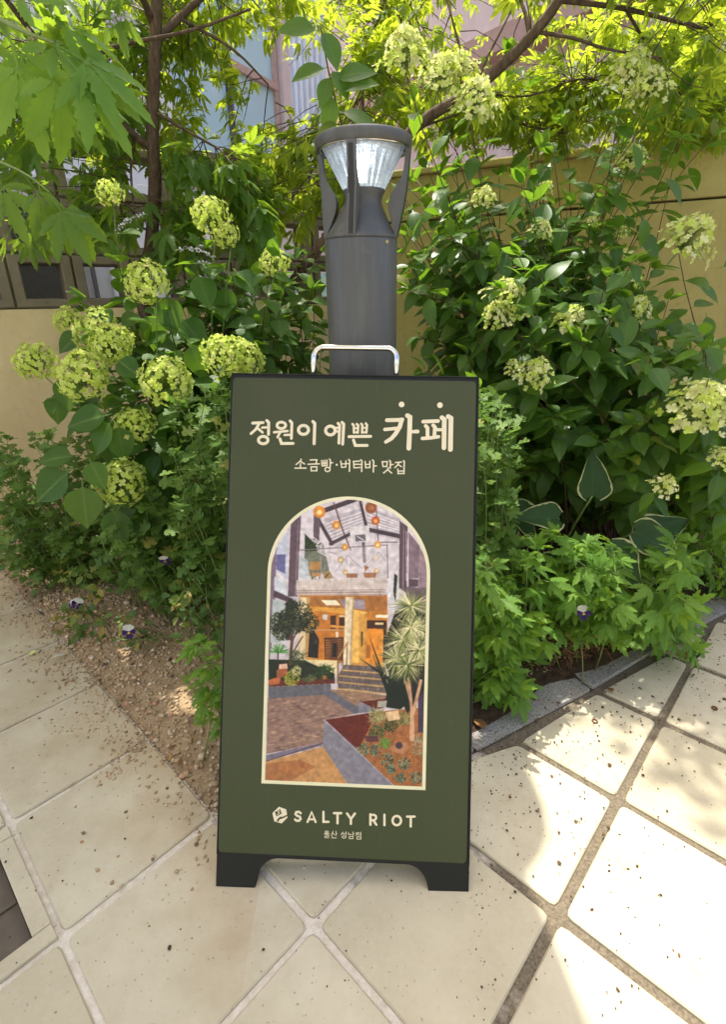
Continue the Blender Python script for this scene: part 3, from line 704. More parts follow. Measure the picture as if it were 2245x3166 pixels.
T1 = [(36, (85, 320), (215, 314)), (33, (168, 325), (125, 398), (64, 452)), (31, (148, 385), (210, 437)), (28, (205, 377), (258, 374)), (36, (262, 288), (287, 312), (284, 462)), ('o', 218, 533, 60, 46, 37),
      ('o', 446, 348, 54, 40, 35), (30, (355, 435), (525, 419)), (30, (432, 435), (398, 497)), (28, (485, 470), (560, 467)), (34, (555, 292), (578, 318), (572, 512)), (36, (428, 518), (448, 576), (594, 575)),
      ('o', 724, 405, 63, 56, 38), (38, (842, 300), (866, 325), (857, 578)),
      ('o', 1062, 413, 60, 55, 38), (27, (1112, 380), (1168, 378)), (27, (1112, 426), (1168, 424)), (34, (1158, 322), (1178, 345), (1169, 572)), (36, (1208, 310), (1230, 335), (1216, 584)),
      (29, (1340, 332), (1356, 350), (1358, 440)), (29, (1394, 332), (1412, 350), (1406, 440)), (22, (1360, 385), (1405, 383)), (24, (1358, 438), (1406, 436)),
      (29, (1450, 328), (1464, 346), (1460, 440)), (29, (1507, 324), (1522, 345), (1514, 438)), (22, (1465, 380), (1515, 378)), (24, (1462, 437), (1512, 435)), (36, (1296, 490), (1568, 486)), (36, (1352, 532), (1375, 600), (1524, 600))]
T2 = [('.', 476, 123, 51), ('.', 1164, 136, 51), (70, (212, 405), (440, 400), (488, 392)), ([74, 78, 76, 70, 62], (478, 400), (442, 525), (370, 645), (290, 735), (192, 795)), (62, (175, 572), (400, 550)),
      (84, (580, 322), (626, 350), (620, 600), (605, 908)), ([50, 66, 70], (655, 612), (720, 608), (762, 608)),
      (66, (862, 430), (1130, 420)), (66, (908, 508), (940, 540), (942, 705)), (66, (1042, 497), (1075, 530), (1062, 705)), (62, (848, 732), (1000, 722), (1138, 700)), (56, (1110, 575), (1225, 575)), (82, (1200, 360), (1243, 392), (1236, 900)), (84, (1314, 338), (1362, 370), (1352, 930))]
T3 = [(17, (137, 90), (125, 115), (68, 162)), (17, (127, 118), (184, 154)), (17, (128, 150), (126, 208)), (17, (52, 211), (204, 210)), (17, (260, 100), (350, 97), (339, 145)), (17, (230, 158), (384, 152)), (17, (271, 192), (274, 250)), (17, (271, 194), (350, 192), (348, 250)), (16, (274, 246), (348, 245)),
      (15, (414, 106), (422, 182)), (14, (440, 104), (444, 180)), (14, (463, 103), (466, 180)), (15, (488, 100), (490, 178)), (13, (418, 145), (488, 141)), (14, (422, 182), (490, 178)), (17, (522, 88), (533, 105), (531, 196)), (16, (534, 140), (566, 137)), ('o', 495, 228, 34, 29, 17), ('.', 620, 165, 14),
      (17, (675, 115), (686, 202)), (17, (745, 112), (742, 198)), (15, (680, 154), (745, 151)), (16, (686, 200), (742, 197)), (15, (745, 150), (795, 148)), (18, (782, 93), (797, 110), (792, 254)),
      (17, (843, 120), (930, 115)), (17, (850, 122), (855, 206)), (15, (852, 161), (915, 157)), (17, (855, 207), (938, 201)), (15, (915, 160), (960, 158)), (18, (946, 97), (962, 113), (958, 257)),
      (17, (1006, 120), (1013, 206)), (17, (1070, 118), (1070, 204)), (15, (1010, 161), (1070, 158)), (16, (1013, 205), (1070, 202)), (18, (1106, 99), (1122, 116), (1117, 262)), (16, (1122, 182), (1160, 180)),
      (17, (1238, 122), (1249, 190)), (17, (1238, 124), (1306, 122), (1300, 190)), (16, (1249, 189), (1300, 187)), (18, (1336, 106), (1350, 120), (1346, 214)), (16, (1350, 165), (1388, 160)), (17, (1322, 205), (1306, 235), (1256, 277)), (17, (1318, 236), (1366, 277)),
      (17, (1418, 135), (1500, 128)), (17, (1466, 135), (1450, 165), (1410, 204)), (16, (1458, 165), (1500, 190)), (18, (1526, 109), (1538, 122), (1534, 212)), (17, (1450, 222), (1454, 286)), (17, (1535, 218), (1533, 286)), (15, (1452, 251), (1535, 249)), (16, (1454, 284), (1533, 283))]
T4 = [(24, (345, 118), (325, 103), (297, 107), (289, 128), (306, 145), (335, 156), (344, 178), (328, 198), (300, 199), (284, 185)), (24, (418, 212), (462, 106), (504, 212)), (20, (436, 184), (488, 184)), (24, (588, 104), (588, 210), (642, 211)), (24, (700, 118), (778, 118)), (24, (739, 118), (738, 226)),
      (24, (841, 122), (882, 180), (924, 122)), (24, (882, 175), (881, 232)), (24, (1090, 130), (1090, 242)), (22, (1090, 136), (1132, 136), (1150, 152), (1150, 176), (1134, 192), (1090, 194)), (24, (1120, 192), (1154, 242)), (24, (1240, 134), (1240, 246)), ('o', 1372, 197, 45, 49, 24), (24, (1482, 155), (1562, 155)), (24, (1522, 155), (1521, 260))]
T5 = [('o', 623, 318, 17, 9, 7), (7, (597, 336), (650, 336)), (6, (623, 336), (623, 346)), (6, (602, 350), (645, 350), (645, 363), (603, 365), (603, 380), (648, 380)),
      (7, (690, 312), (671, 354)), (7, (688, 330), (705, 350)), (7, (722, 310), (722, 360)), (6, (722, 335), (735, 335)), (7, (680, 360), (680, 382), (726, 382)),
      (7, (795, 320), (776, 350)), (7, (795, 332), (810, 346)), (6, (812, 332), (830, 332)), (7, (830, 317), (830, 354)), ('o', 808, 373, 21, 12, 7),
      (7, (856, 326), (856, 346), (890, 345)), (7, (905, 318), (905, 358)), (6, (905, 338), (917, 338)), (7, (864, 366), (905, 366), (905, 390), (864, 390), (864, 366)),
      (7, (935, 330), (968, 327)), (7, (952, 330), (936, 356)), (6, (952, 341), (968, 354)), (6, (971, 340), (988, 340)), (7, (988, 321), (988, 363)), (7, (946, 371), (988, 371), (988, 395), (946, 395), (946, 371))]
for nm, T, o, sc in (('headline_lettering', T1, (760, 1230), 4.06), ('large_lettering', T2, (1160, 1230), 5.8), ('subtitle_lettering', T3, (900, 1400), 4.389), ('shop_name_lettering', T4, (830, 2480), 3.4553), ('branch_lettering', T5, (830, 2480), 3.4553)):
    mb = MB(); text(mb, T, *o, sc, 20); mb.build(nm, M['print_cream'], po)
def lpoly(pts, z): return [(*pm(830 + x / 3.4553, 2480 + y / 3.4553), z) for x, y in pts][::-1]
mb = MB()
def lp(pts, z, mi): q = lpoly(pts, z); mb.add(q, [tuple(range(len(q)))], mi)
lp([(112, 50), (190, 78), (203, 165), (140, 228), (62, 205), (42, 118)], .0003, 0)
lp([(68, 108), (124, 72), (142, 122), (86, 152)], .0005, 1)
lp([(86, 205), (98, 178), (128, 152), (140, 160), (205, 132), (206, 146), (150, 176), (122, 182), (104, 210)], .0005, 1)
lg = mb.build('logo', [M['print_cream'], M['poster']], po)
mb = MB(); text(mb, [(8, (118, 88), (100, 98), (118, 112), (96, 132))], 830, 2480, 3.4553, 8)
for i in range(len(mb.v)): mb.v[i] = (mb.v[i][0], mb.v[i][1], .0008)
mb.build('logo_letter', M['print_cream'], lg)
# arched frame
AX0, AX1, AYB, AYT = .0790, .3785, .1905, .719; ACX = (AX0 + AX1) / 2; AR = (AX1 - AX0) / 2; ASY = AYT - AR * .955
def arch(d, n=40):
    r = AR - d
    return [(AX0 + d, AYB + d)] + [(ACX - r * math.cos(a), ASY + r * .955 * math.sin(a)) for a in np.linspace(0, PI, n)] + [(AX1 - d, AYB + d)]
o_, i_ = arch(0), arch(.0062); n = len(o_)
mb = MB(); mb.add([(*p, .0006) for p in o_] + [(*p, .0006) for p in i_] , [(k, (k + 1) % n, n + (k + 1) % n, n + k)[::-1] for k in range(n)])
mb.build('arch_border', M['print_pale'], po)

# ------------------------------------------------------------------ the colour print inside the arch (painted in numbers, one ink value per point)
def paint():
    Wp, Hp, k = 586, 1024, .4                # canvas: picture measure / 4, origin (40, 60)
    C = np.zeros((Hp, Wp, 3)); C[:] = (214, 206, 214)
    YY, XX = np.mgrid[0:Hp, 0:Wp]; XX = XX / k + 40; YY = YY / k + 60
    r = np.random.default_rng(3)
    def sl(xs, ys, pad=8):
        x0 = max(0, int((min(xs) - pad - 40) * k)); x1 = min(Wp, int((max(xs) + pad - 40) * k) + 2); y0 = max(0, int((min(ys) - pad - 60) * k)); y1 = min(Hp, int((max(ys) + pad - 60) * k) + 2)
        return slice(y0, max(y0, y1)), slice(x0, max(x0, x1))
    def P(col, *pts, dy=0, a=1.0, n=0):
        pts = [(x, y + dy) for x, y in pts]; s = sl([p[0] for p in pts], [p[1] for p in pts]); X, Y = XX[s], YY[s]
        ins = np.zeros(X.shape, bool)
        for (x0, y0), (x1, y1) in zip(pts, pts[1:] + pts[:1]):
            if y0 == y1: continue
            ins ^= ((Y < y0) != (Y < y1)) & (X < (x1 - x0) * (Y - y0) / (y1 - y0) + x0)
        c = np.array(col, float) + (r.normal(0, n, X.shape)[..., None] if n else 0)
        C[s] = np.where(ins[..., None], C[s] * (1 - a) + c * a, C[s])
    def L(col, p, q, w, dy=0, a=1.0, w2=None):
        (x0, y0), (x1, y1) = (p[0], p[1] + dy), (q[0], q[1] + dy); s = sl((x0, x1), (y0, y1), w + 4); X, Y = XX[s], YY[s]
        l2 = (x1 - x0) ** 2 + (y1 - y0) ** 2 + 1e-6; t = np.clip(((X - x0) * (x1 - x0) + (Y - y0) * (y1 - y0)) / l2, 0, 1)
        d = np.hypot(X - x0 - t * (x1 - x0), Y - y0 - t * (y1 - y0)); hw = (w if w2 is None else w + (w2 - w) * t) / 2
        m = np.clip((hw - d) / 2 + .5, 0, 1)[..., None] * a
        C[s] = C[s] * (1 - m) + np.array(col, float) * m
    def O(col, cx, cy, rr, dy=0, a=1.0, ry=None):
        cy += dy; s = sl((cx - rr, cx + rr), (cy - (ry or rr), cy + (ry or rr))); d = np.hypot((XX[s] - cx), (YY[s] - cy) * rr / (ry or rr))
        m = np.clip((rr - d) / 4 + .5, 0, 1)[..., None] * a; C[s] = C[s] * (1 - m) + np.array(col, float) * m
    def leaves(cx, cy, R, cols, n, ln, w, dy=0, ry=None):
        for _ in range(n):
            a = r.uniform(0, 6.28); q = R * math.sqrt(r.uniform()); x = cx + q * math.cos(a); y = cy + (ry or R) / R * q * math.sin(a); b = r.uniform(0, 6.28)
            L(cols[r.integers(len(cols))], (x, y), (x + ln * math.cos(b), y + ln * math.sin(b)), w, dy, w2=1)
    Dk, Md, Lt = (92, 76, 86), (120, 102, 114), (150, 132, 144)
    P((226, 218, 226), (150, 100), (1460, 100), (1460, 800), (150, 800))
    for i in range(9):
        L((184, 174, 186), (590 + i * 12, 300 + i * 28), (930 - i * 4, 195 + i * 30), 5); L((186, 176, 188), (960, 190 + i * 26), (1240, 300 + i * 20), 5)
    for i in range(5): L((196, 188, 200), (720 + i * 60, 130), (800 + i * 30, 400), 4); L((196, 188, 200), (1000 + i * 60, 130), (1030 + i * 45, 420), 4)
    P((196, 188, 198), (600, 280), (930, 190), (960, 370), (660, 480)); P((198, 190, 200), (950, 180), (1240, 290), (1240, 430), (965, 370))
    for i in range(6): L((236, 230, 236), (610 + i * 12, 330 + i * 26), (925, 225 + i * 26), 9); L((236, 230, 236), (965, 215 + i * 28), (1235, 320 + i * 20), 9)
    L(Dk, (600, 215), (860, 122), 40); L(Dk, (545, 275), (668, 492), 30); L(Dk, (905, 140), (952, 335), 24); L((120, 84, 70), (682, 150), (762, 390), 11); L((120, 84, 70), (762, 390), (825, 545), 10)
    L(Dk, (965, 372), (1245, 432), 36); L(Dk, (655, 492), (835, 402), 28); L(Md, (640, 560), (700, 575), 8); L(Dk, (1040, 210), (1055, 480), 6); L(Md, (1050, 480), (1215, 478), 8); L(Md, (930, 480), (940, 640), 26)
    P((208, 212, 230), (200, 530), (300, 390), (290, 800), (185, 700)); P((122, 122, 168), (205, 582), (278, 580), (275, 745), (200, 705)); L((235, 230, 235), (195, 730), (290, 800), 14)
    P(Md, (515, 225), (572, 195), (560, 470), (510, 430)); P((118, 98, 110), (322, 320), (408, 252), (378, 935), (298, 935)); L((150, 130, 140), (385, 300), (360, 930), 12)
    P((146, 126, 146), (140, 720), (205, 520), (182, 1200), (138, 1500), (105, 1500)); P((216, 222, 232), (185, 765), (268, 795), (288, 920), (185, 880)); P((100, 84, 95), (183, 880), (338, 952), (338, 995), (178, 935)); P((196, 204, 208), (172, 955), (282, 985), (280, 1320), (150, 1320)); P((98, 82, 92), (285, 990), (345, 1000), (345, 1300), (280, 1300))
    P((60, 74, 44), (440, 405), (530, 500), (545, 560), (620, 600), (645, 720), (590, 735), (500, 792), (440, 640), n=14); leaves(520, 620, 95, [(40, 52, 30), (95, 112, 66), (70, 86, 50)], 160, 18, 7, ry=170)
    P((222, 216, 222), (385, 560), (1130, 512), (1130, 778), (385, 788), a=.45); P((205, 215, 225), (395, 570), (470, 640), (480, 790), (390, 788), a=.7)
    L((150, 138, 148), (390, 545), (1130, 502), 9); L(Md, (1130, 502), (1135, 780), 7); L((190, 182, 190), (575, 590), (578, 785), 6); L((205, 200, 206), (820, 545), (825, 782), 5)
    for a, b in (((700, 720), (800, 590)), ((800, 590), (920, 700)), ((940, 690), (1060, 560)), ((1060, 560), (1120, 640))): L((176, 166, 178), a, b, 5)
    P((228, 223, 228), (812, 350), (975, 338), (992, 470), (828, 492)); P((128, 122, 130), (862, 420), (945, 412), (952, 465), (865, 472)); L((240, 236, 240), (880, 430), (930, 460), 8)
    for x, y, q, c, e in ((562, 225, 50, (232, 160, 66), (255, 232, 170)), (703, 335, 36, (226, 160, 84), (255, 226, 160)), (1032, 298, 36, (206, 116, 66), (250, 190, 120)), (995, 188, 50, (164, 104, 72), (190, 130, 90)), (775, 520, 28, (230, 168, 84), (255, 230, 170)), (1050, 500, 30, (232, 176, 96), (255, 236, 190)), (740, 625, 28, (206, 180, 146), (245, 226, 190)), (1035, 610, 28, (232, 214, 206), (240, 226, 214)), (780, 730, 24, (216, 190, 150), (240, 220, 180)), (1040, 720, 26, (214, 190, 164), (236, 220, 190))):
        O(c, x, y, q); O(e, x, y + q * .1, q * .45)
    P((192, 152, 100), (480, 642), (575, 640), (572, 710), (482, 712)); L((150, 106, 66), (490, 712), (500, 785), 8); L((150, 106, 66), (565, 712), (560, 785), 8); P((188, 150, 108), (495, 730), (575, 735), (570, 765), (500, 765)); P((184, 156, 116), (588, 727), (650, 720), (682, 780), (602, 786)); L((70, 60, 50), (615, 770), (640, 740), 8)
    for q in ([(938, 675), (978, 685), (942, 732)], [(788, 742), (882, 740), (882, 776), (790, 776)], [(930, 735), (1040, 735), (1030, 776), (940, 776)]): P((178, 132, 98), *q)
    P((222, 210, 206), (370, 797), (1130, 777), (1130, 862), (370, 872)); P((186, 166, 162), (370, 872), (1125, 866), (1092, 922), (370, 922))
    for y in (876, 892, 914): L((236, 226, 222), (372, y), (1118 - (y - 870) * .5, y - 8), 6)
    P((226, 223, 230), (1134, 782), (1232, 790), (1222, 1000), (1132, 1042)); P((58, 64, 52), (1190, 740), (1216, 760), (1200, 985), (1180, 900), n=10)
    P((112, 92, 102), (1235, 300), (1302, 350), (1292, 905), (1228, 860)); L((170, 152, 162), (1270, 350), (1262, 870), 8); P((150, 130, 142), (1308, 390), (1402, 510), (1392, 782), (1308, 782)); P((108, 90, 100), (1308, 782), (1392, 792), (1390, 852), (1310, 850)); P((168, 148, 158), (1400, 520), (1470, 640), (1470, 960), (1390, 955)); P((132, 114, 126), (1290, 850), (1470, 862), (1470, 1500), (1290, 1200)); L((200, 190, 198), (1290, 390), (1290, 800), 6)
    P((212, 146, 62), (395, 925), (1132, 925), (1132, 1490), (395, 1490)); P((186, 130, 72), (400, 935), (1125, 922), (1130, 1050), (950, 1062), (700, 1042), (470, 1000))
    for i in range(9): L((140, 92, 52), (440 + i * 75, 930), (520 + i * 72, 1040), 3)
    P((255, 246, 220), (580, 965), (702, 965), (737, 1005), (620, 1007)); P((166, 152, 164), (730, 957), (932, 955), (952, 1040), (770, 1032)); P((190, 178, 188), (850, 970), (935, 965), (945, 1000), (860, 1010))
    P((226, 172, 84), (480, 1020), (775, 1030), (775, 1480), (458, 1455)); P((205, 136, 56), (520, 1050), (775, 1082), (770, 1470), (548, 1460)); P((88, 58, 40), (655, 1092), (776, 1088), (776, 1205), (655, 1205)); P((240, 210, 160), (715, 1090), (775, 1088), (775, 1105), (715, 1107)); L((205, 140, 70), (715, 1100), (712, 1300), 26); L((230, 170, 90), (660, 1180), (770, 1190), 20)
    P((206, 210, 214), (590, 1082), (630, 1085), (628, 1130), (588, 1125)); P((48, 40, 42), (500, 1185), (560, 1290), (550, 1450), (465, 1440), (478, 1240)); P((90, 70, 60), (520, 1290), (550, 1292), (548, 1330), (520, 1330))
    P((124, 78, 46), (603, 1280), (765, 1275), (752, 1470), (610, 1455))
    for i in range(8): L((210, 160, 96), (610, 1300 + i * 20), (650, 1300 + i * 20), 5); L((170, 120, 70), (720, 1290 + i * 20), (760, 1290 + i * 20), 5)
    P((40, 34, 34), (672, 1325), (710, 1325), (706, 1440), (668, 1440)); P((230, 215, 200), (698, 1230), (722, 1230), (722, 1285), (698, 1285)); L((36, 30, 30), (605, 1282), (765, 1278), 7); L((36, 30, 30), (606, 1282), (612, 1460), 6); L((36, 30, 30), (760, 1282), (750, 1470), 6); L((206, 184, 160), (478, 1212), (772, 1214), 7)
    P((234, 216, 182), (398, 938), (482, 938), (452, 1470), (378, 1470)); P((196, 166, 120), (455, 940), (482, 940), (455, 1450), (440, 1460)); P((242, 198, 116), (850, 1042), (962, 1062), (950, 1490), (828, 1500)); P((220, 170, 90), (895, 1080), (962, 1075), (950, 1490), (890, 1490)); P((90, 64, 48), (912, 1230), (926, 1225), (922, 1350), (910, 1355)); P((236, 162, 66), (960, 1130), (1122, 1130), (1112, 1490), (950, 1490)); P((88, 54, 36), (960, 1132), (1122, 1130), (1122, 1205), (960, 1200)); P((255, 246, 220), (1030, 1086), (1135, 1085), (1135, 1112), (1032, 1112)); P((250, 230, 180), (1030, 1150), (1115, 1152), (1112, 1170), (1030, 1168)); P((190, 120, 60), (955, 1340), (990, 1340), (988, 1450), (952, 1450)); P((66, 48, 44), (1100, 1150), (1126, 1150), (1115, 1490), (1094, 1490))
    P((216, 162, 92), (826, 1490), (1110, 1490), (1112, 1525), (765, 1512)); P((240, 224, 198), (780, 936), (852, 936), (826, 1510), (762, 1510)); P((206, 180, 140), (838, 940), (852, 940), (828, 1508), (815, 1508))
    d = 1218
    P((232, 218, 180), (420, 240), (722, 255), (716, 372), (640, 372), (415, 330), dy=d); L((246, 232, 190), (425, 245), (720, 258), 8, d)
    P((120, 106, 106), (770, 285), (1112, 305), (1142, 532), (718, 482), (715, 380), dy=d, n=9)
    for i in range(70): x = r.uniform(760, 1110); y = r.choice([300, 340, 390, 440, 480]); L((206, 200, 198), (x, y), (x, y + 26), 4, d, .5)
    for q in ((745, 330, 1125, 360), (730, 378, 1130, 414), (724, 430, 1136, 472), (714, 486, 1142, 530)): L((214, 178, 118), q[:2], q[2:], 11, d)
    L((196, 160, 110), (800, 95), (718, 230), 12, d); L((150, 112, 80), (718, 230), (716, 440), 12, d); L((150, 112, 80), (795, 110), (790, 290), 8, d); L((150, 112, 80), (760, 170), (757, 300), 8, d)
    P((40, 46, 28), (136, 240), (440, 250), (690, 360), (690, 420), (136, 440), dy=d, n=9); P((112, 50, 30), (136, 420), (692, 402), (692, 442), (136, 470), dy=d, n=9)
    P((172, 106, 70), (205, 330), (290, 300), (300, 385), (205, 402), dy=d); P((196, 120, 76), (135, 415), (190, 395), (240, 400), (225, 445), (140, 460), dy=d); P((232, 194, 174), (226, 282), (290, 276), (297, 318), (222, 322), dy=d)
    leaves(325, 400, 65, [(150, 160, 50), (120, 132, 44), (190, 190, 90)], 120, 22, 9, d); leaves(370, 335, 40, [(220, 210, 160), (180, 176, 120)], 60, 18, 8, d); leaves(480, 345, 70, [(34, 44, 24), (56, 70, 36)], 150, 22, 9, d, 45); leaves(610, 345, 70, [(60, 86, 40), (90, 110, 50), (36, 52, 26)], 110, 40, 8, d, 50); leaves(480, 400, 60, [(120, 130, 90), (90, 100, 64)], 80, 22, 6, d, 30); O((190, 130, 70), 605, 392, 18, d)
    P((118, 117, 128), (134, 472), (660, 445), (660, 492), (602, 510), (602, 538), (134, 572), dy=d)
    P((160, 132, 122), (128, 572), (602, 536), (852, 698), (602, 745), (592, 932), (118, 1032), dy=d, n=10); P((166, 136, 116), (640, 490), (900, 508), (1132, 545), (1122, 570), (892, 600), (890, 655), dy=d, n=12)
    for i in range(420):
        y = r.uniform(560, 1010); x = r.uniform(125, 760); w = 22 + (y - 560) * .06
        if y < 560 + (x - 130) * .1 or x > 600 and y > 735: continue
        L([(118, 94, 92), (190, 160, 142), (206, 178, 150), (140, 112, 106), (176, 140, 128)][r.integers(5)], (x, y), (x + w, y - w * .18 + (10 if r.uniform() < .3 else 0)), 9, d, .55)
    for i in range(60): x = r.uniform(680, 1080); y = 510 + (x - 680) * .09 + r.uniform(0, 60); L([(120, 96, 90), (200, 170, 140)][r.integers(2)], (x, y), (x + 18, y + 5), 7, d, .5)
    P((120, 118, 130), (600, 500), (642, 494), (892, 640), (888, 692), (855, 698), (600, 538), dy=d); P((140, 140, 154), (890, 595), (1042, 660), (1022, 680), (890, 692), dy=d)
    P((112, 42, 26), (900, 595), (1122, 570), (1102, 642), (1042, 660), dy=d, n=14)
    P((176, 120, 76), (1020, 680), (1470, 640), (1470, 1330), (1180, 1310), (855, 975), (975, 800), dy=d, n=16); P((116, 42, 26), (608, 746), (1032, 680), (985, 800), (905, 960), (860, 976), dy=d, n=16)
    for i in range(160): x = r.uniform(640, 1000); y = 740 + r.uniform(0, 1) * 220; L([(150, 60, 36), (86, 30, 20), (170, 90, 50)][r.integers(3)], (x, y), (x + 6, y + r.uniform(-8, 8)), 4, d, .6 if x < 960 - (y - 740) * .1 and y < 740 + (x - 610) * .92 else 0)
    for i in range(420): x = r.uniform(900, 1440); y = r.uniform(820, 1300); L([(206, 150, 100), (130, 82, 50), (96, 60, 40), (220, 180, 130)][r.integers(4)], (x, y), (x + 5, y + r.uniform(-6, 6)), 5, d, .5 if y < 975 + (x - 855) else 0)
    P((150, 147, 160), (600, 744), (862, 976), (1195, 1312), (800, 1290), (620, 1012), (590, 960), dy=d); L((196, 190, 206), (602, 746), (1190, 1302), 7, d)
    P((140, 130, 150), (118, 1042), (592, 932), (582, 962), (400, 1012), (112, 1097), dy=d); P((208, 162, 112), (112, 1097), (582, 972), (620, 1012), (812, 1300), (100, 1300), dy=d, n=12); P((184, 130, 86), (112, 1112), (400, 1080), (532, 1140), (322, 1258), (108, 1275), dy=d, n=8); L((96, 74, 62), (592, 940), (120, 1092), 6, d); O((150, 90, 56), 415, 1125, 24, d, .6)
    P((86, 70, 92), (1390, 480), (1470, 460), (1470, 860), (1388, 850), dy=d)
    P((48, 42, 36), (1120, 60), (1200, -170), (1460, -150), (1460, 460), (1300, 700), (1120, 300), dy=d, n=10)
    P((34, 42, 28), (1150, 320), (1290, 360), (1310, 600), (1240, 660), (1110, 640), dy=d, n=9)
    for a, b, w in (((1160, 560), (988, 70), 34), ((1165, 420), (905, 235), 30), ((1165, 600), (1010, 205), 28), ((1190, 600), (1110, 330), 26), ((1220, 620), (1230, 330), 30), ((1250, 620), (1290, 360), 28)): L((36, 44, 30), a, b, w, d, w2=3)
    for x, y, q in ((930, 990, 52), (1030, 1000, 45), (1130, 1080, 58), (1275, 1110, 52), (1240, 1232, 42), (1370, 1230, 52), (1160, 1160, 36)): leaves(x, y, q, [(120, 150, 132), (74, 100, 88), (150, 176, 150), (50, 70, 60)], 90, 14, 8, d)
    leaves(1040, 845, 62, [(80, 112, 70), (120, 140, 90), (44, 60, 36)], 110, 22, 8, d); leaves(1110, 940, 45, [(96, 160, 66), (130, 186, 90)], 70, 16, 9, d); leaves(1050, 710, 75, [(176, 176, 130), (120, 130, 80), (206, 200, 150)], 110, 60, 5, d, 60); leaves(1270, 740, 55, [(170, 170, 120), (90, 104, 60)], 90, 50, 5, d, 50); leaves(1160, 790, 60, [(50, 66, 36), (80, 100, 50)], 110, 20, 8, d)
    P((236, 206, 168), (1118, 682), (1222, 668), (1238, 742), (1140, 758), dy=d); P((192, 144, 108), (1150, 972), (1290, 930), (1312, 990), (1262, 1034), (1172, 1012), dy=d); O((90, 70, 84), 1230, 960, 30, d); P((110, 70, 74), (930, 880), (1050, 880), (1060, 930), (960, 930), dy=d); leaves(1400, 960, 60, [(200, 200, 180), (140, 150, 120)], 90, 30, 5, d, 90); P((190, 186, 176), (1050, 590), (1130, 585), (1120, 640), (1050, 640), dy=d)
    L((216, 178, 148), (1338, 905), (1338, 640), 42, d, w2=30); L((206, 168, 138), (1340, 700), (1310, 400), 26, d); L((216, 178, 148), (1345, 700), (1412, 420), 26, d); L((196, 158, 128), (1335, 620), (1285, 430), 20, d)
    for cx, cy, nn, ln in ((1330, 1010, 130, 190), (1265, 1290, 150, 190), (1405, 1180, 110, 150), (1210, 1450, 120, 170), (1400, 1380, 120, 150), (1300, 1500, 110, 160), (1330, 1180, 90, 170)):
        for i in range(nn):
            a = r.uniform(0, 6.28); l_ = ln * r.uniform(.6, 1.1); c = [(226, 220, 176), (190, 190, 130), (126, 140, 80), (92, 104, 56), (240, 232, 196)][r.integers(5)]
            L(c, (cx, cy), (cx + l_ * math.cos(a), cy + l_ * math.sin(a) + 20), 9, w2=2)
    L((112, 78, 54), (318, 1500), (332, 1300), 26); L((112, 78, 54), (332, 1310), (400, 1170), 14); L((112, 78, 54), (330, 1300), (310, 1150), 12); L((100, 68, 46), (340, 1400), (420, 1270), 10)
    for x, y, q in ((225, 1150, 85), (400, 1085, 105), (330, 1020, 55), (470, 1150, 85), (240, 1220, 80), (360, 1160, 80), (300, 1100, 70)): leaves(x, y, q, [(36, 42, 24), (56, 64, 36), (24, 28, 18), (104, 110, 72)], 210, 22, 9)
    for i in range(26): a = r.uniform(3.0, 6.5); L([(96, 156, 84), (70, 124, 66), (140, 190, 120)][r.integers(3)], (215, 1400), (215 + 92 * math.cos(a), 1400 + 75 * math.sin(a)), 15, w2=3)
    L((60, 46, 36), (215, 1410), (212, 1530), 10); leaves(370, 1450, 60, [(50, 64, 36), (80, 96, 56)], 90, 60, 4)
    K = np.array([.25, .5, .25])
    for _ in range(1):
        C = sum(K[j] * np.roll(C, j - 1, 0) for j in range(3)); C = sum(K[j] * np.roll(C, j - 1, 1) for j in range(3))
    lo = r.normal(0, 1, (Hp // 8 + 2, Wp // 8 + 2)); lo = np.repeat(np.repeat(lo, 8, 0), 8, 1)[:Hp, :Wp]
    for _ in range(5): lo = (lo + np.roll(lo, 3, 0) + np.roll(lo, 3, 1) + np.roll(lo, -2, 0) + np.roll(lo, -2, 1)) / 5
    C = np.clip(C * (1 + .035 * lo / lo.std())[..., None] + r.normal(0, 6, (Hp, Wp, 1)), 0, 255) / 255
    return np.where(C <= .04045, C / 12.92, ((C + .055) / 1.055) ** 2.4)
INK = paint()
ia = arch(.0060, 90); nxp = 270
V, A, T = [], [], []
nyp = 480; y0 = AYB + .006; y1 = AYT - .0058; r_ = AR - .006
for jy in range(nyp + 1):
    y = y0 + (y1 - y0) * jy / nyp; half = r_ if y < ASY else r_ * math.sqrt(max(0, 1 - ((y - ASY) / (r_ * .955 + .0004)) ** 2))
    for ix in range(nxp + 1): V.append((ACX + half * (2 * ix / nxp - 1), y, .00045))
V = np.array(V)
Hi = np.linalg.inv(HM); q = np.c_[V[:, :2], np.ones(len(V))] @ Hi.T; q = q[:, :2] / q[:, 2:]
zx = (q[:, 0] - 780) * 2.7067; zy = (q[:, 1] - 1500) * 2.7067
cx = np.clip((zx - 40) * .4, 0, INK.shape[1] - 1.01); cy = np.clip((zy - 60) * .4, 0, INK.shape[0] - 1.01)
ix, iy = cx.astype(int), cy.astype(int); fx, fy = (cx - ix)[:, None], (cy - iy)[:, None]
colr = (INK[iy, ix] * (1 - fx) + INK[iy, ix + 1] * fx) * (1 - fy) + (INK[iy + 1, ix] * (1 - fx) + INK[iy + 1, ix + 1] * fx) * fy
ii = (np.arange(nyp)[:, None] * (nxp + 1) + np.arange(nxp)[None]).ravel(); T = np.stack([ii, ii + 1, ii + nxp + 2, ii + nxp + 1], 1)
me = fast_mesh('photo_print', V, T, None, False, [M['photo']])
ca_ = me.attributes.new('ink', 'FLOAT_COLOR', 'POINT'); ca_.data.foreach_set('color', np.c_[np.clip(colr, 0, 1) ** 1.22 * np.array([.90, .85, .76]), np.ones(len(V))].astype(np.float32).ravel())
link_mesh('photo_print', me, po)

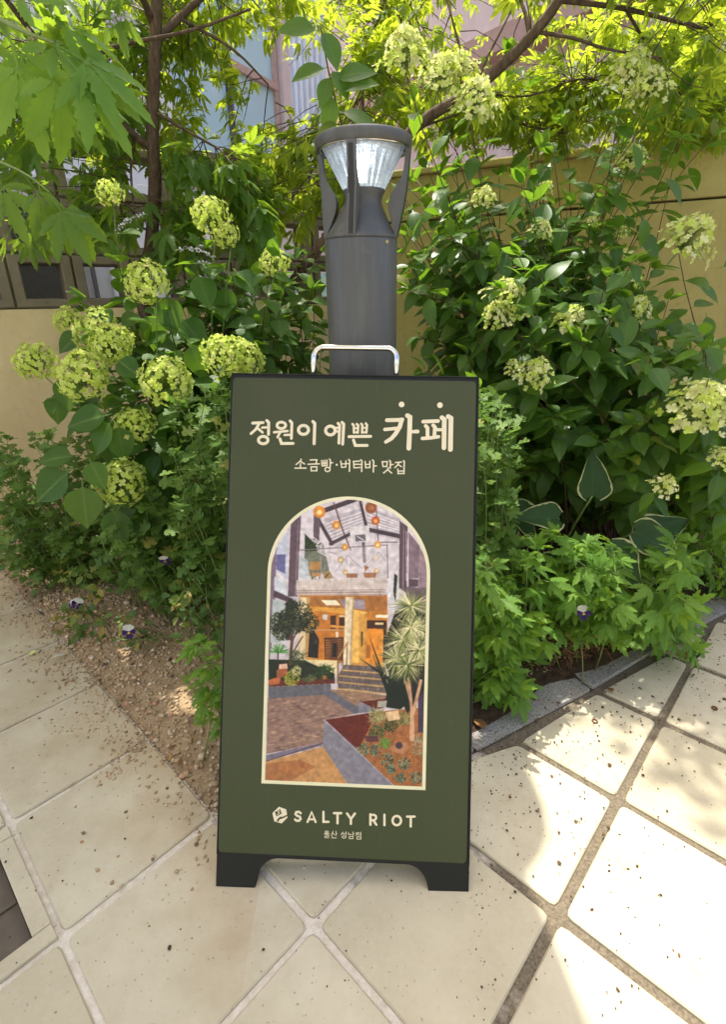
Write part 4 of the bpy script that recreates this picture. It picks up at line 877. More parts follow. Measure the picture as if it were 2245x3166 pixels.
# ------------------------------------------------------------------ leaf shapes (base at 0, tip along +Y, face along +Z)
def strip_leaf(edge, spine_y=None, curl=.2, fold=.2, pet=.12, wave=0):
    # edge: right-hand outline (x, y) from base to tip
    V, A, T = [(0, 0, 0)], [(0, 0, 0)], []
    e = [(x, pet + y * (1 - pet)) for x, y in edge]; n = len(e)
    def zz(x, y): return fold * abs(x) - curl * y * y + wave * math.sin(9 * y) * abs(x)
    w = .014
    V += [(-w, 0, 0), (w, 0, 0), (w, pet, zz(0, pet)), (-w, pet, zz(0, pet))]; A += [(0, 0, 0)] * 4; T += [(1, 2, 3), (1, 3, 4)]
    b = len(V); mx = max(x for x, y in e) or 1
    sp = spine_y if spine_y else [y for x, y in e]
    if spine_y: sp = [pet + y * (1 - pet) for y in spine_y]
    for (x, y), s in zip(e, sp):
        V += [(-x, y, zz(x, y)), (0, s, zz(0, s)), (x, y, zz(x, y))]
        A += [(-x / mx, y, 0), (0, s, 0), (x / mx, y, 0)]
    for i in range(n - 1):
        p, q = b + 3 * i, b + 3 * i + 3
        for l, r in ((0, 1), (1, 2)):
            if i == 0 and e[0][0] < 1e-6: T.append((p + 1, q + r, q + l))
            elif i == n - 2 and e[-1][0] < 1e-6: T.append((p + l, p + r, q + 1))
            else: T += [(p + l, p + r, q + r), (p + l, q + r, q + l)]
    return np.array(V, float), np.array(T, int), np.array(A, float)
def ovate(w, curl, fold, pet=.14, n=8, k=.8, wave=0):
    ed = []
    for i in range(n + 1):
        t = i / n; x = w * math.sin(PI * t ** k) ** .85 * (1 - .15 * t) if 0 < i < n else 0
        if t > .8: x *= .8
        ed.append((x, t))
    return strip_leaf(ed, None, curl, fold, pet, wave)
def toothed(w, teeth, curl, fold, pet, depth=.35, k=.7):
    ed, sp = [(0, 0)], [0]
    for i in range(teeth):
        t0 = (i + .35) / (teeth + .6); t1 = (i + 1.05) / (teeth + .6)
        f = lambda t: w * math.sin(PI * min(1, t) ** k) ** .9
        ed.append((f(t0) * 1.0, t0 + .06)); sp.append(t0)
        ed.append((f(t0) * (1 - depth), t0 + .075)); sp.append(t0 + .045)
    ed.append((0, 1.)); sp.append(1.)
    return strip_leaf(ed, sp, curl, fold, pet)
def combine(parts):
    V, T, A = [], [], []; b = 0
    for (v, t, a), Mx in parts:
        v4 = np.c_[v, np.ones(len(v))] @ np.array(Mx).T; V.append(v4[:, :3]); T.append(t + b); A.append(a); b += len(v)
    return np.concatenate(V), np.concatenate(T), np.concatenate(A)
def compound(leaflet, angs, sizes, pet=.3, droop=.25):
    v, t, a = leaflet; parts = []
    for an, s in zip(angs, sizes):
        parts.append((leaflet, Matrix.Translation((0, pet, 0)) @ Matrix.Rotation(-math.radians(an), 4, 'Z') @ Matrix.Rotation(-droop * (1 + .3 * math.sin(an)), 4, 'X') @ Matrix.Scale(s, 4)))
    V, T, A = combine(parts); w = .009; b = len(V)
    V = np.concatenate([V, [(-w, 0, 0), (w, 0, 0), (w, pet, 0), (-w, pet, 0)]]); A = np.concatenate([A, np.zeros((4, 3))]); T = np.concatenate([T, [(b, b + 1, b + 2), (b, b + 2, b + 3)]])
    return V, T, A
TPL = {}
TPL['hyd'] = [ovate(.27, c, f, .12, 8, .85, .0) for c, f in ((.18, .3), (.35, .22), (.08, .35), (.5, .15))]
TPL['mop'] = [ovate(.36, c, f, .16, 8, .72, .03) for c, f in ((.2, .25), (.4, .18), (.1, .3))]
_l5 = [toothed(.17, 6, c, .3, .08, .32) for c in (.15, .4)]
TPL['chaste'] = [compound(_l5[k % 2], an, sz, .32, d) for k, (an, sz, d) in enumerate((((0, 38, -38, 78, -80), (.72, .64, .62, .42, .40), .25), ((3, 45, -40, 95, -88), (.70, .6, .62, .36, .4), .5), ((-4, 33, -42, 70, -85), (.74, .66, .6, .4, .36), .1)))]
_l3 = [toothed(.15, 4, .3, .3, .08, .22), ovate(.17, .35, .3, .08, 5, .8)]
TPL['bright'] = [compound(_l3[k % 2], an, sz, .3, d) for k, (an, sz, d) in enumerate((((0, 40, -40), (.72, .6, .6), .1), ((0, 35, -38, 75, -72), (.7, .6, .62, .42, .4), .25), ((5, 50, -45, 90, -85), (.7, .55, .58, .36, .4), .0), ((0, 30, -30), (.75, .66, .6), .3)))]
_mum = [(0, 0), (.04, .12), (.06, .28), (.16, .34), (.27, .34), (.30, .44), (.20, .52), (.24, .60), (.38, .62), (.42, .72), (.34, .80), (.22, .79), (.20, .88), (.16, .97), (.0, 1.02)]
_msp = [0, .12, .27, .33, .38, .44, .50, .56, .62, .69, .76, .80, .87, .95, 1.02]
TPL['mum'] = [strip_leaf(_mum, _msp, c, f, .15) for c, f in ((.25, .25), (.5, .2), (.05, .35))]
_ls = [toothed(.22, 5, c, .3, .06, .42, .62) for c in (.15, .3)]
TPL['seed'] = [compound(_ls[k % 2], an, sz, .34, d) for k, (an, sz, d) in enumerate((((0, 42, -42, 88, -88), (.72, .58, .58, .36, .36), .2), ((4, 50, -46), (.74, .56, .6), .35), ((-3, 40, -44, 84, -92), (.70, .6, .56, .4, .34), .4)))]
TPL['pansy'] = [toothed(.26, 4, .3, .25, .25, .2)] + [ovate(.27, .3, .2, .25, 6)]
def sepal4(cup, w=.46):
    V, T, A = [(0, 0, 0)], [], [(0, 0, 0)]
    for k in range(4):
        a = k * PI / 2 + (.12 if k % 2 else 0); ca, sa = math.cos(a), math.sin(a); b = len(V); s = 1 if k % 2 else .9
        for x, y, z in ((.34, -w * .75, .5), (.80, -w * .9, .95), (1.0, 0, 1), (.80, w * .9, .95), (.34, w * .75, .5), (.6, 0, .45)):
            V.append((s * (x * ca - y * sa), s * (x * sa + y * ca), cup * z * (1 if k % 2 else 1.25))); A.append((0, 0, 0))
        T += [(0, b, b + 5), (b, b + 1, b + 5), (b + 1, b + 2, b + 5), (b + 2, b + 3, b + 5), (b + 3, b + 4, b + 5), (b + 4, 0, b + 5)]
    return np.array(V), np.array(T), np.array(A, float)
TPL['floret'] = [sepal4(.2), sepal4(.5), sepal4(-.15)]
TPLM = {}                                     # one shared mesh per leaf shape and material
def tmesh(kind, k, mat, name):
    key = (kind, k, mat)
    if key not in TPLM: v, t, a = TPL[kind][k]; TPLM[key] = fast_mesh(name, v, t, a, True, [M[mat]])
    return TPLM[key]
def lmat(p, d, n, s):
    d = unit(d); x = np.cross(d, n); x = unit(x) if np.linalg.norm(x) > 1e-3 else unit(np.cross(d, [0.3, .5, .8])); z = np.cross(x, d)
    m = np.eye(4); m[:3, 0], m[:3, 1], m[:3, 2], m[:3, 3] = x * s, d * s, z * s, p
    return m
SIGNPOLY = [(517, 832), (1071, 845), (1050, 2012), (481, 1983)]
def hidden(x, y, Y):
    if Y > 1.0 and 500 < x < 1060 and 845 < y < 1990: return True
    return Y > 1.12 and 735 < x < 888 and 530 < y < 840
NLEAF = [0]
class Plant:
    def __init__(s, name, base, label, cat, group=None, mat='leaf_hydrangea', leafname='leaf'):
        s.root = empty(name, base); tag(s.root, label, cat, group); s.base = np.array(base, float); s.I = []; s.mat = mat; s.leafname = leafname; s.stems = []; s.twig = MB()
    def leaf(s, kind, p, d, n, size, mat=None):
        s.I.append((lmat(p, d, n, size), kind, int(rng.integers(len(TPL[kind]))), rng.random(), size, mat or s.mat))
    def stem(s, pts, r0, r1, mat='stem_red', name='stem', n=6):
        m = MB(); L = len(pts); m.tube(pts, [r0 + (r1 - r0) * i / (L - 1) for i in range(L)], n); return m.build(name, M[mat], s.root, True)
    def finish(s, limit=300, twigmat='stem_red', twigname='twigs', rest='foliage'):
        if s.twig.v: tag(s.twig.build(twigname, M[twigmat], s.root, True), kind='stuff')
        if not s.I: return s
        P = np.array([i[0][:3, 3] + i[0][:3, 1] * .5 for i in s.I]); q = (P - CAM) @ RM.T
        X = (W / 2 + F * q[:, 0] / q[:, 2]) / KD; Y = (H / 2 + F * q[:, 1] / q[:, 2]) / KD
        sc = np.array([i[4] for i in s.I]) / np.maximum(.1, q[:, 2])
        vis = (q[:, 2] > .1) & (X > -25) & (X < 1650) & (Y > -25) & (Y < 2310)
        for k in range(len(P)):
            if hidden(X[k], Y[k], P[k][1]): vis[k] = False
        face = np.array([abs(np.dot(unit(i[0][:3, 2]), unit(pp - CAM))) for i, pp in zip(s.I, P)])
        score = np.where(vis, sc * (.4 + .6 * face), -1 + sc * .001); order = np.argsort(-score)
        top = [k for k in order[:limit] if vis[k]]; tops = set(top)
        for k in top:
            m, kind, t, tint, size, mat = s.I[k]
            o = bpy.data.objects.new(s.leafname, tmesh(kind, t, mat, s.leafname)); COL.objects.link(o); o.parent = s.root
            mm = m.copy(); mm[:3, 3] -= s.base; o.matrix_local = Matrix(mm.tolist()); NLEAF[0] += 1
        byk = {}
        for k in range(len(s.I)):
            if k not in tops: byk.setdefault(s.I[k][5], []).append(k)
        for mat, ks in byk.items():
            Vs, Ts, As = [], [], []; b = 0
            for k in ks:
                m, kind, t, tint, size, _ = s.I[k]; v, tr, a = TPL[kind][t]
                Vs.append(v @ m[:3, :3].T + m[:3, 3]); Ts.append(tr + b); a = a.copy(); a[:, 2] = tint; As.append(a); b += len(v)
            o = link_mesh(rest, fast_mesh(rest, np.concatenate(Vs), np.concatenate(Ts), np.concatenate(As), True, [M[mat]]), s.root); tag(o, kind='stuff')
        return s
def bez(a, b, sag=0, side=0, n=9, up=.5):
    a, b = np.array(a, float), np.array(b, float); L = np.linalg.norm(b - a)
    c1 = a + (b - a) * .3 + np.array([0, 0, L * up * .4]) + rv() * L * side; c2 = a + (b - a) * .7 + np.array([0, 0, L * up * .25 + sag]) + rv() * L * side
    t = np.linspace(0, 1, n)[:, None]
    return (1 - t) ** 3 * a + 3 * t * (1 - t) ** 2 * c1 + 3 * t * t * (1 - t) * c2 + t ** 3 * b
def tangent(pts, i): return unit(pts[min(i + 1, len(pts) - 1)] - pts[max(i - 1, 0)])
def sample(pts, f):
    x = f * (len(pts) - 1); i = min(int(x), len(pts) - 2); return pts[i] + (pts[i + 1] - pts[i]) * (x - i), unit(pts[i + 1] - pts[i])
UP = np.array([0, 0, 1.])
def leafy(pl, kind, pts, start, nodes, size, droop=.35, spread=.85, twist=PI / 2, tip=True, jit=.3, end=1.0, mat=None):
    ph = rng.uniform(0, PI)
    for k in range(nodes):
        f = start + (end - start) * (k + .3) / nodes; p, t = sample(pts, f)
        a = unit(np.cross(t, UP + .01)); b = np.cross(t, a); an = ph + k * twist
        s = size * (.75 + .45 * rng.random()) * (1 if k < nodes - 2 else .75)
        for sg_ in (1, -1):
            o = sg_ * (math.cos(an) * a + math.sin(an) * b)
            d = unit(o * spread + t * .45 - UP * droop * (.6 + .8 * rng.random()) + rv() * jit)
            nrm = unit(UP * .9 + t * .35 - np.array([0, 1, 0]) * .25 + rv() * .35)
            pl.leaf(kind, p, d, nrm, s, mat)
    if tip:
        p, t = sample(pts, .995)
        for k in range(3): pl.leaf(kind, p, unit(t * .8 + rv() * .7), unit(UP + rv() * .5), size * .55, mat)
def head(pl, p, r, axis, nfl, size, petal, shape='ball', core='stem_green', label=None):
    # a flower head: branching core plus florets, each floret its own object
    lump = (rng.uniform(.03, .10), rng.uniform(0, 6.28), rng.uniform(-.16, .16)); th_a = lambda q, a, b: math.atan2(np.dot(q, b), np.dot(q, a))
    mb = MB(); F_ = []; axis = unit(axis); a = unit(np.cross(axis, [.31, .2, .93])); b = np.cross(axis, a)
    for k in range(nfl):
        u = (k + .5) / nfl; th = k * 2.39996 + rng.uniform(-.25, .25)
        if shape == 'ball':
            z = 1 - 1.72 * u; rr = math.sqrt(max(0, 1 - z * z)); q = (a * math.cos(th) + b * math.sin(th)) * rr + axis * (z * .88)
            n = unit(q + rv() * .35); q = q * r * rng.uniform(.80, 1.08) * (1 + lump[0] * math.sin(3 * th_a(q, a, b) + lump[1]) + lump[2] * q[2])
        else:
            z = u; rr = (1 - z) ** .5 * 1.05 + .04; q = (a * math.cos(th) + b * math.sin(th)) * rr * rng.uniform(.5, 1.08) + axis * (1.05 * z - .4)
            n = unit((a * math.cos(th) + b * math.sin(th)) * .8 + axis * .45 + UP * .3 + rv() * .5); q = q * r
        F_.append((p + q, n, petal if shape == 'ball' or rng.random() < .62 else 'petal_lime'))
    mb.tube([p - axis * r * 1.0, p, p + axis * r * (.5 if shape == 'ball' else .95)], [.0026, .002, .0012], 5)
    for q, n, _ in F_[::2]: mb.tube([p - axis * r * .4 + (q - p) * .15, p + (q - p) * .6, q - n * size * .1], [.0011, .0009, .0006], 3, False)
    hd = mb.build('flower_head', M[core], pl.root)
    if label: hd['label'] = label
    for q, n, pet_ in F_:
        m = lmat(q, unit(np.cross(n, rv())), n, size * rng.uniform(.75, 1.15))
        o = bpy.data.objects.new('floret', tmesh('floret', int(rng.integers(3)), pet_, 'floret')); COL.objects.link(o); o.parent = hd
        o.matrix_local = Matrix(m.tolist())
    return hd

# ------------------------------------------------------------------ left tree (chaste tree, cut leaves)
def poly_at(L): return [at(x, y, Y) for x, y, Y in L]
def smooth_path(P, n=4):
    P = [np.array(p) for p in P]; out = []
    for i in range(len(P) - 1):
        p0, p1, p2, p3 = P[max(i - 1, 0)], P[i], P[i + 1], P[min(i + 2, len(P) - 1)]
        for k in range(n):
            t = k / n; out.append(.5 * (2 * p1 + (p2 - p0) * t + (2 * p0 - 5 * p1 + 4 * p2 - p3) * t * t + (3 * p1 - p0 - 3 * p2 + p3) * t ** 3))
    return np.array(out + [P[-1]])
def sunlit_gap(p):                            # the open patch where sun reaches the paving in front
    g = p - TOSUN * (p[2] / TOSUN[2]); return .16 < g[0] < .66 and .2 < g[1] < .97 or -.80 < g[0] < -.22 and .85 < g[1] < 1.5 and rng.random() < .8
def crown(pl, kind, limbs, n, region, size, droop=.5, per=7, tw=.0022, tlen=.35, mat=None):
    # twigs from the limbs to points of the crown, each carrying leaves
    allp = np.concatenate(limbs)
    for _ in range(n):
        tgt = region()
        if tgt is None or sunlit_gap(tgt): continue
        d = np.linalg.norm(allp - tgt, axis=1); src = allp[np.argmin(d + rng.uniform(0, .25, len(d)))]
        if np.linalg.norm(src - tgt) > tlen: src = tgt + unit(src - tgt) * tlen
        pts = bez(src, tgt, -.03, .08, 6, .25); pl.twig.tube(pts, np.linspace(tw, tw * .4, 6), 4, False)
        m = per + int(rng.integers(-2, 3))
        for k in range(m):
            f = .25 + .75 * (k + .5) / m; p, t = sample(pts, f); o = unit(np.cross(t, rv()))
            dd = unit(o * .9 + t * .35 - UP * droop * rng.uniform(.4, 1.3) + rv() * .2)
            pl.leaf(kind, p, dd, unit(UP * .9 + o * .4 + rv() * .4), size * rng.uniform(.7, 1.2), mat)
tb = np.array([*at(318, 690, 2.15)[:2], .08])
lt = Plant('chaste_tree', tb, 'slender brown trunked tree with deeply cut leaves in front of the block wall', 'tree', mat='leaf_chaste')
trunk = smooth_path([tb] + poly_at([(322, 690, 2.15), (336, 560, 2.12), (346, 420, 2.08), (340, 280, 2.05), (346, 120, 2.02), (352, -60, 2.0), (360, -300, 2.0)]))
mb = MB(); mb.tube(trunk, np.linspace(.027, .015, len(trunk)), 10); mb.build('trunk', M['bark'], lt.root, True)
limbs = [trunk[8:]]
for L, r in (([(340, 335, 2.06), (285, 290, 2.0), (235, 250, 1.95), (150, 170, 1.8), (60, 60, 1.7), (-30, -60, 1.6)], .013), ([(345, 95, 2.02), (400, 40, 2.1), (480, -30, 2.15), (590, -110, 2.2)], .014), ([(344, 60, 2.02), (300, -40, 1.9), (200, -160, 1.7)], .012),
             ([(300, 300, 2.03), (292, 380, 2.05), (300, 480, 2.0)], .006), ([(150, 175, 1.8), (240, 110, 1.75), (420, 70, 1.8), (560, 20, 1.85)], .007), ([(60, 60, 1.7), (115, 180, 1.5), (180, 300, 1.4)], .006), ([(400, 40, 2.1), (520, 110, 2.1), (600, 190, 2.1)], .006), ([(345, 250, 2.04), (430, 300, 2.0), (520, 350, 2.0)], .006)):
    p = smooth_path(poly_at(L)); lt.stem(p, r, r * .45, 'bark', 'branch', 8); limbs.append(p)
def trunk_clear(x, y): return 285 < x < 400 and y < 470
def reg_left():
    u = rng.random()
    if u < .62: x, y, Y = rng.uniform(-80, 330), rng.uniform(-60, 340), rng.uniform(1.5, 2.5)
    else: x, y, Y = rng.uniform(-60, 420), rng.uniform(330, 545), rng.uniform(1.75, 2.35)
    if x < 250 and 520 < y < 700 or trunk_clear(x, y) and rng.random() < .8: return None
    return at(x, y, Y)
def reg_left_sun():
    x, y, Y = rng.uniform(180, 690), rng.uniform(-120, 350), rng.uniform(2.15, 2.8)
    if 545 < x < 690 and 90 < y < 380 and rng.random() < .8: return None
    if 470 < x < 560 and 150 < y < 380 and rng.random() < .5: return None
    return at(x, y, Y)
def reg_left_low(): return at(rng.uniform(380, 620), rng.uniform(330, 560), rng.uniform(1.9, 2.3))
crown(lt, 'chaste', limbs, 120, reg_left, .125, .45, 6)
crown(lt, 'bright', limbs, 185, reg_left_sun, .078, .15, 9, mat='leaf_maple')  # lighter yellow leaf colour puts a sunlit look into this part of the crown
crown(lt, 'chaste', limbs, 36, reg_left_low, .115, .4, 6)
def reg_left_high():
    return np.array([rng.uniform(-1.6, -.3), rng.uniform(1.5, 2.8), rng.uniform(1.95, 2.6)])
crown(lt, 'chaste', limbs, 20, reg_left_high, .15, .5, 6, tlen=.5)
# the bough that hangs close to the lens, top left
bough = smooth_path(poly_at([(-220, -90, .98), (-70, 0, .88), (30, 60, .82), (120, 95, .80)])); lt.stem(bough, .004, .0018, 'stem_green', 'branch', 6)
for f, d, s in ((.28, (-.1, .2, -1), .15), (.45, (.5, .2, -.75), .15), (.6, (.1, -.1, -1), .15), (.7, (.8, .1, -.35), .14), (.82, (.35, 0, -.9), .15), (.93, (.9, .2, -.4), .14), (.99, (.6, 0, -.75), .14), (.36, (-.7, .1, -.5), .15), (.55, (.5, -.3, .25), .14), (.8, (.6, .3, .3), .13)):
    p, t = sample(bough, f); lt.leaf('chaste', p, np.array(d) + rv() * .1, unit(np.array([.1, -.55, .8]) + rv() * .2), s * .95, 'leaf_seedling')
b2 = smooth_path(poly_at([(-90, 330, 1.25), (40, 380, 1.2), (110, 430, 1.18)])); lt.stem(b2, .003, .0015, 'stem_green', 'branch', 5)
for f in (.3, .55, .75, .9, .98): p, t = sample(b2, f); lt.leaf('chaste', p, unit(t * .5 - UP * .7 + rv() * .4), unit(UP - np.array([0, .6, 0]) + rv() * .2), .15)
# spikes of small lilac flowers
for (x, y, Y, dx, dy) in ((390, 560, 1.75, 90, 20), (330, 480, 1.8, -70, 40), (430, 590, 1.75, 110, 40), (30, 430, 1.6, 50, 40), (215, 30, 1.3, 40, -40), (240, 60, 1.35, 60, -10)):
    a, b = at(x, y, Y), at(x + dx, y + dy, Y - .05); pts = bez(a, b, .02, .05, 7, .3); m = MB(); m.tube(pts, np.linspace(.0016, .0007, 7), 4); sp_ = m.build('flower_spike', M['stem_green'], lt.root, True)
    mm_ = MB(); vs_, ts_, as_ = [], [], []; bq = 0
    for k in range(46):
        p, t = sample(pts, .1 + .9 * k / 46); v, tr, a_ = TPL['floret'][k % 3]; mx = lmat(p + rv() * .006, rv(), unit(rv() - np.array([0, .5, 0])), .0032)
        vs_.append(v @ mx[:3, :3].T + mx[:3, 3]); ts_.append(tr + bq); aa = a_.copy(); aa[:, 2] = rng.random(); as_.append(aa); bq += len(v)
    o = link_mesh('small_flowers', fast_mesh('small_flowers', np.concatenate(vs_), np.concatenate(ts_), np.concatenate(as_), True, [M['petal_lilac']])); o.parent = sp_; tag(o, kind='stuff')
lt.finish(300)

# ------------------------------------------------------------------ right tree, its leaning trunk passing behind the lamp
rb = np.array([*at(555, 800, 2.2)[:2], .1])
rt = Plant('leaning_tree', rb, 'tree with a dark leaning trunk passing behind the lamp and a bright yellow green crown', 'tree', mat='leaf_maple')
trunk = smooth_path([rb] + poly_at([(580, 775, 2.2), (650, 640, 2.15), (725, 540, 2.12), (830, 400, 2.08), (935, 280, 2.05), (1060, 200, 2.02), (1125, 145, 2.0), (1190, 80, 1.98), (1250, 0, 1.96), (1330, -150, 1.95), (1400, -330, 1.95)]))
mb = MB(); mb.tube(trunk, np.linspace(.021, .014, len(trunk)), 10); mb.build('trunk', M['bark'], rt.root, True)
limbs = [trunk[24:]]
for L, r in (([(1060, 195, 2.02), (1030, 110, 2.05), (1000, 0, 2.1), (960, -130, 2.2)], .005), ([(1062, 195, 2.02), (1090, 130, 2.1), (1150, 10, 2.2), (1190, -90, 2.3)], .005), ([(1185, 85, 1.98), (1175, 30, 2.0), (1150, -40, 2.05)], .008), ([(1190, 70, 1.98), (1280, 85, 1.95), (1360, 110, 1.9), (1480, 130, 1.85)], .006),
             ([(1060, 205, 2.05), (1180, 215, 2.2), (1280, 180, 2.3), (1330, 175, 2.35)], .004), ([(940, 285, 2.05), (1060, 250, 2.2), (1150, 275, 2.3), (1260, 300, 2.4)], .004), ([(1250, 0, 1.96), (1400, 20, 2.0), (1560, 60, 2.1), (1680, 80, 2.2)], .008), ([(830, 400, 2.08), (810, 250, 2.3), (830, 100, 2.5), (880, -60, 2.6)], .006), ([(1400, 20, 2.0), (1480, 150, 2.2), (1560, 260, 2.4)], .005)):
    p = smooth_path(poly_at(L)); rt.stem(p, r, r * .4, 'bark', 'branch', 7); limbs.append(p)
def reg_right():
    u = rng.random()
    if u < .5: x, y, Y = rng.uniform(900, 1680), 150 + 190 * rng.beta(1.6, 1.5), rng.uniform(2.15, 2.9)
    elif u < .80: x, y, Y = rng.uniform(800, 1680), rng.uniform(-100, 190), rng.uniform(2.1, 3.2)
    elif u < .9: x, y, Y = rng.uniform(655, 900), rng.uniform(-80, 380), rng.uniform(2.2, 2.9)
    else: x, y, Y = rng.uniform(1350, 1680), rng.uniform(-100, 260), rng.uniform(1.8, 2.4)
    if 950 < x < 1330 and 10 < y < 190 and rng.random() < .70: return None
    if 655 < x < 760 and rng.random() < .55: return None
    return at(x, y, Y)
crown(rt, 'bright', limbs, 470, reg_right, .078, .0, 8)
def reg_right_high(): return np.array([rng.uniform(.2, 2.0), rng.uniform(1.7, 3.0), rng.uniform(2.0, 2.9)])
crown(rt, 'bright', limbs, 25, reg_right_high, .11, .35, 8, tlen=.6)
def reg_dapple():                             # outer twigs of the crown that shade the paving by the right kerb
    g = np.array([rng.uniform(.66, 1.6), rng.uniform(.80, 1.5), 0]); h = rng.uniform(1.9, 2.5); p = g + TOSUN * (h / TOSUN[2])
    return p if project(p)[1] < -15 else None
crown(rt, 'bright', limbs, 105, reg_dapple, .105, .35, 6, tlen=.5)
top = smooth_path([trunk[-1], (1.0, 2.0, 2.6), (1.1, 1.7, 3.3), (1.2, 1.6, 4.0), (1.4, 1.7, 4.7)]); rt.stem(top, .012, .005, 'bark', 'branch', 8)
top2 = smooth_path([(1.1, 1.7, 3.3), (.85, 1.4, 3.7), (.7, 1.3, 4.1)]); rt.stem(top2, .006, .003, 'bark', 'branch', 6)
def reg_top():                                # the tall leader, well above the picture, throwing soft shade on the right paving
    gq = np.array([rng.uniform(.45, 1.7), rng.uniform(.3, 1.1), 0]); return gq + TOSUN * (rng.uniform(3.4, 4.6) / TOSUN[2])
crown(rt, 'bright', [top, top2], 70, reg_top, .11, .3, 7, tlen=.7)
def reg_fine():
    x, y = rng.uniform(640, 1680), rng.uniform(-60, 350)
    if 960 < x < 1300 and y < 170 and rng.random() < .6 or x < 770 and y > 60 and rng.random() < .5: return None
    return at(x, y, rng.uniform(2.7, 3.4))
crown(rt, 'bright', limbs, 150, reg_fine, .075, .0, 9, tlen=.5)
# young growth over the wall tops left of the lamp
def reg_mid(): return at(rng.uniform(480, 760), rng.uniform(320, 520), rng.uniform(2.2, 2.7))
crown(rt, 'bright', limbs, 60, reg_mid, .09, .4, 8)
rt.finish(300)

# ------------------------------------------------------------------ mophead hydrangea, left
def shrub_stem(pl, base, tip, kind, size, nodes, start=.35, r=.0032, mat='stem_red', droop=.35, tipleaf=True, up=.5, end=1.):
    pts = bez(base + rng.normal(0, .03, 3) * [1, 1, 0], tip, 0, .06, 10, up); pl.stem(pts, r, r * .45, mat, 'stem', 5)
    leafy(pl, kind, pts, start, nodes, size, droop, tip=tipleaf, end=end); return pts
lb = np.array([-.62, 1.72, .1])
lh = Plant('mophead_hydrangea', lb, 'shrub with round lime green flower heads left of the signboard', 'hydrangea', mat='leaf_mophead')
heads = [(328, 636, 1.50, 47, 0), (217, 738, 1.62, 48, 0), (250, 775, 1.50, 46, 0), (78, 810, 1.48, 43, 0), (185, 838, 1.42, 56, 0), (372, 850, 1.36, 55, 0), (300, 950, 1.40, 43, 1), (268, 1078, 1.32, 53, 0), (500, 790, 1.42, 48, 0), (545, 805, 1.46, 44, 0), (245, 433, 1.75, 28, 0), (468, 478, 1.62, 40, 0), (505, 525, 1.66, 28, 0), (612, 588, 1.62, 32, 0), (150, 715, 1.7, 30, 0)]
for x, y, Y, r, old in heads:
    p = at(x, y, Y); rr = r * KD * (RM @ (p - CAM))[2] / F
    ax = unit(np.array([rng.uniform(-.25, .25), -.5, .8])); tip = p - ax * rr * .9
    shrub_stem(lh, lb, tip, 'mop', .125, 4, .5, .0034, 'stem_green', .5, False, .45, .96)
    head(lh, p, rr, ax, int(165 if r > 40 else 90), rr * (.165 if r > 40 else .21), 'petal_lime')
for (x, y, Y, s, dx, dz) in ((165, 1045, 1.24, .135, -.8, -.6), (182, 1070, 1.22, .13, .0, -1), (175, 1018, 1.26, .10, -1, -.05), (197, 1022, 1.25, .09, .3, -.7), (250, 925, 1.34, .12, -1, -.2), (252, 932, 1.33, .115, -.55, -.9), (262, 940, 1.35, .11, .05, -1), (152, 830, 1.46, .11, -.1, -1), (255, 800, 1.42, .09, .75, -.5), (268, 1125, 1.36, .14, -.15, -1), (330, 800, 1.5, .10, .8, -.35), (185, 740, 1.64, .10, -.5, -.4), (370, 650, 1.55, .12, .1, -1), (440, 605, 1.6, .11, .3, -.9), (505, 630, 1.65, .11, -.1, -1), (520, 600, 1.7, .11, .6, -.5), (350, 690, 1.6, .12, -.3, -1), (560, 670, 1.7, .11, .4, -.7), (420, 695, 1.65, .12, .1, -1), (330, 745, 1.7, .11, .5, -.3), (440, 890, 1.45, .10, .5, -.8), (420, 760, 1.5, .11, .4, -.8), (130, 875, 1.5, .1, -.3, -1), (400, 705, 1.6, .12, .6, -.7)):
    lh.leaf('mop', at(x, y, Y), np.array([dx, -.25, dz]), unit(np.array([.1, -.75, .65]) + rv() * .25), s)
for _ in range(46):
    tip = at(rng.uniform(150, 640), rng.uniform(560, 1000), rng.uniform(1.45, 2.0))
    if rng.random() < .3: tip = at(rng.uniform(330, 720), rng.uniform(470, 760), rng.uniform(1.7, 2.2))
    shrub_stem(lh, lb + np.array([rng.uniform(-.1, .3), rng.uniform(0, .3), 0]), tip, 'mop', .11, 5, .45, .003, 'stem_red', .5)
for _ in range(34):
    tip = at(rng.uniform(300, 730), rng.uniform(530, 800), rng.uniform(1.75, 2.25)); shrub_stem(lh, lb + np.array([rng.uniform(.0, .5), rng.uniform(.1, .45), 0]), tip, 'mop' if rng.random() < .5 else 'hyd', .095, 6, .5, .0026, 'stem_red', .5)
lh.finish(300)

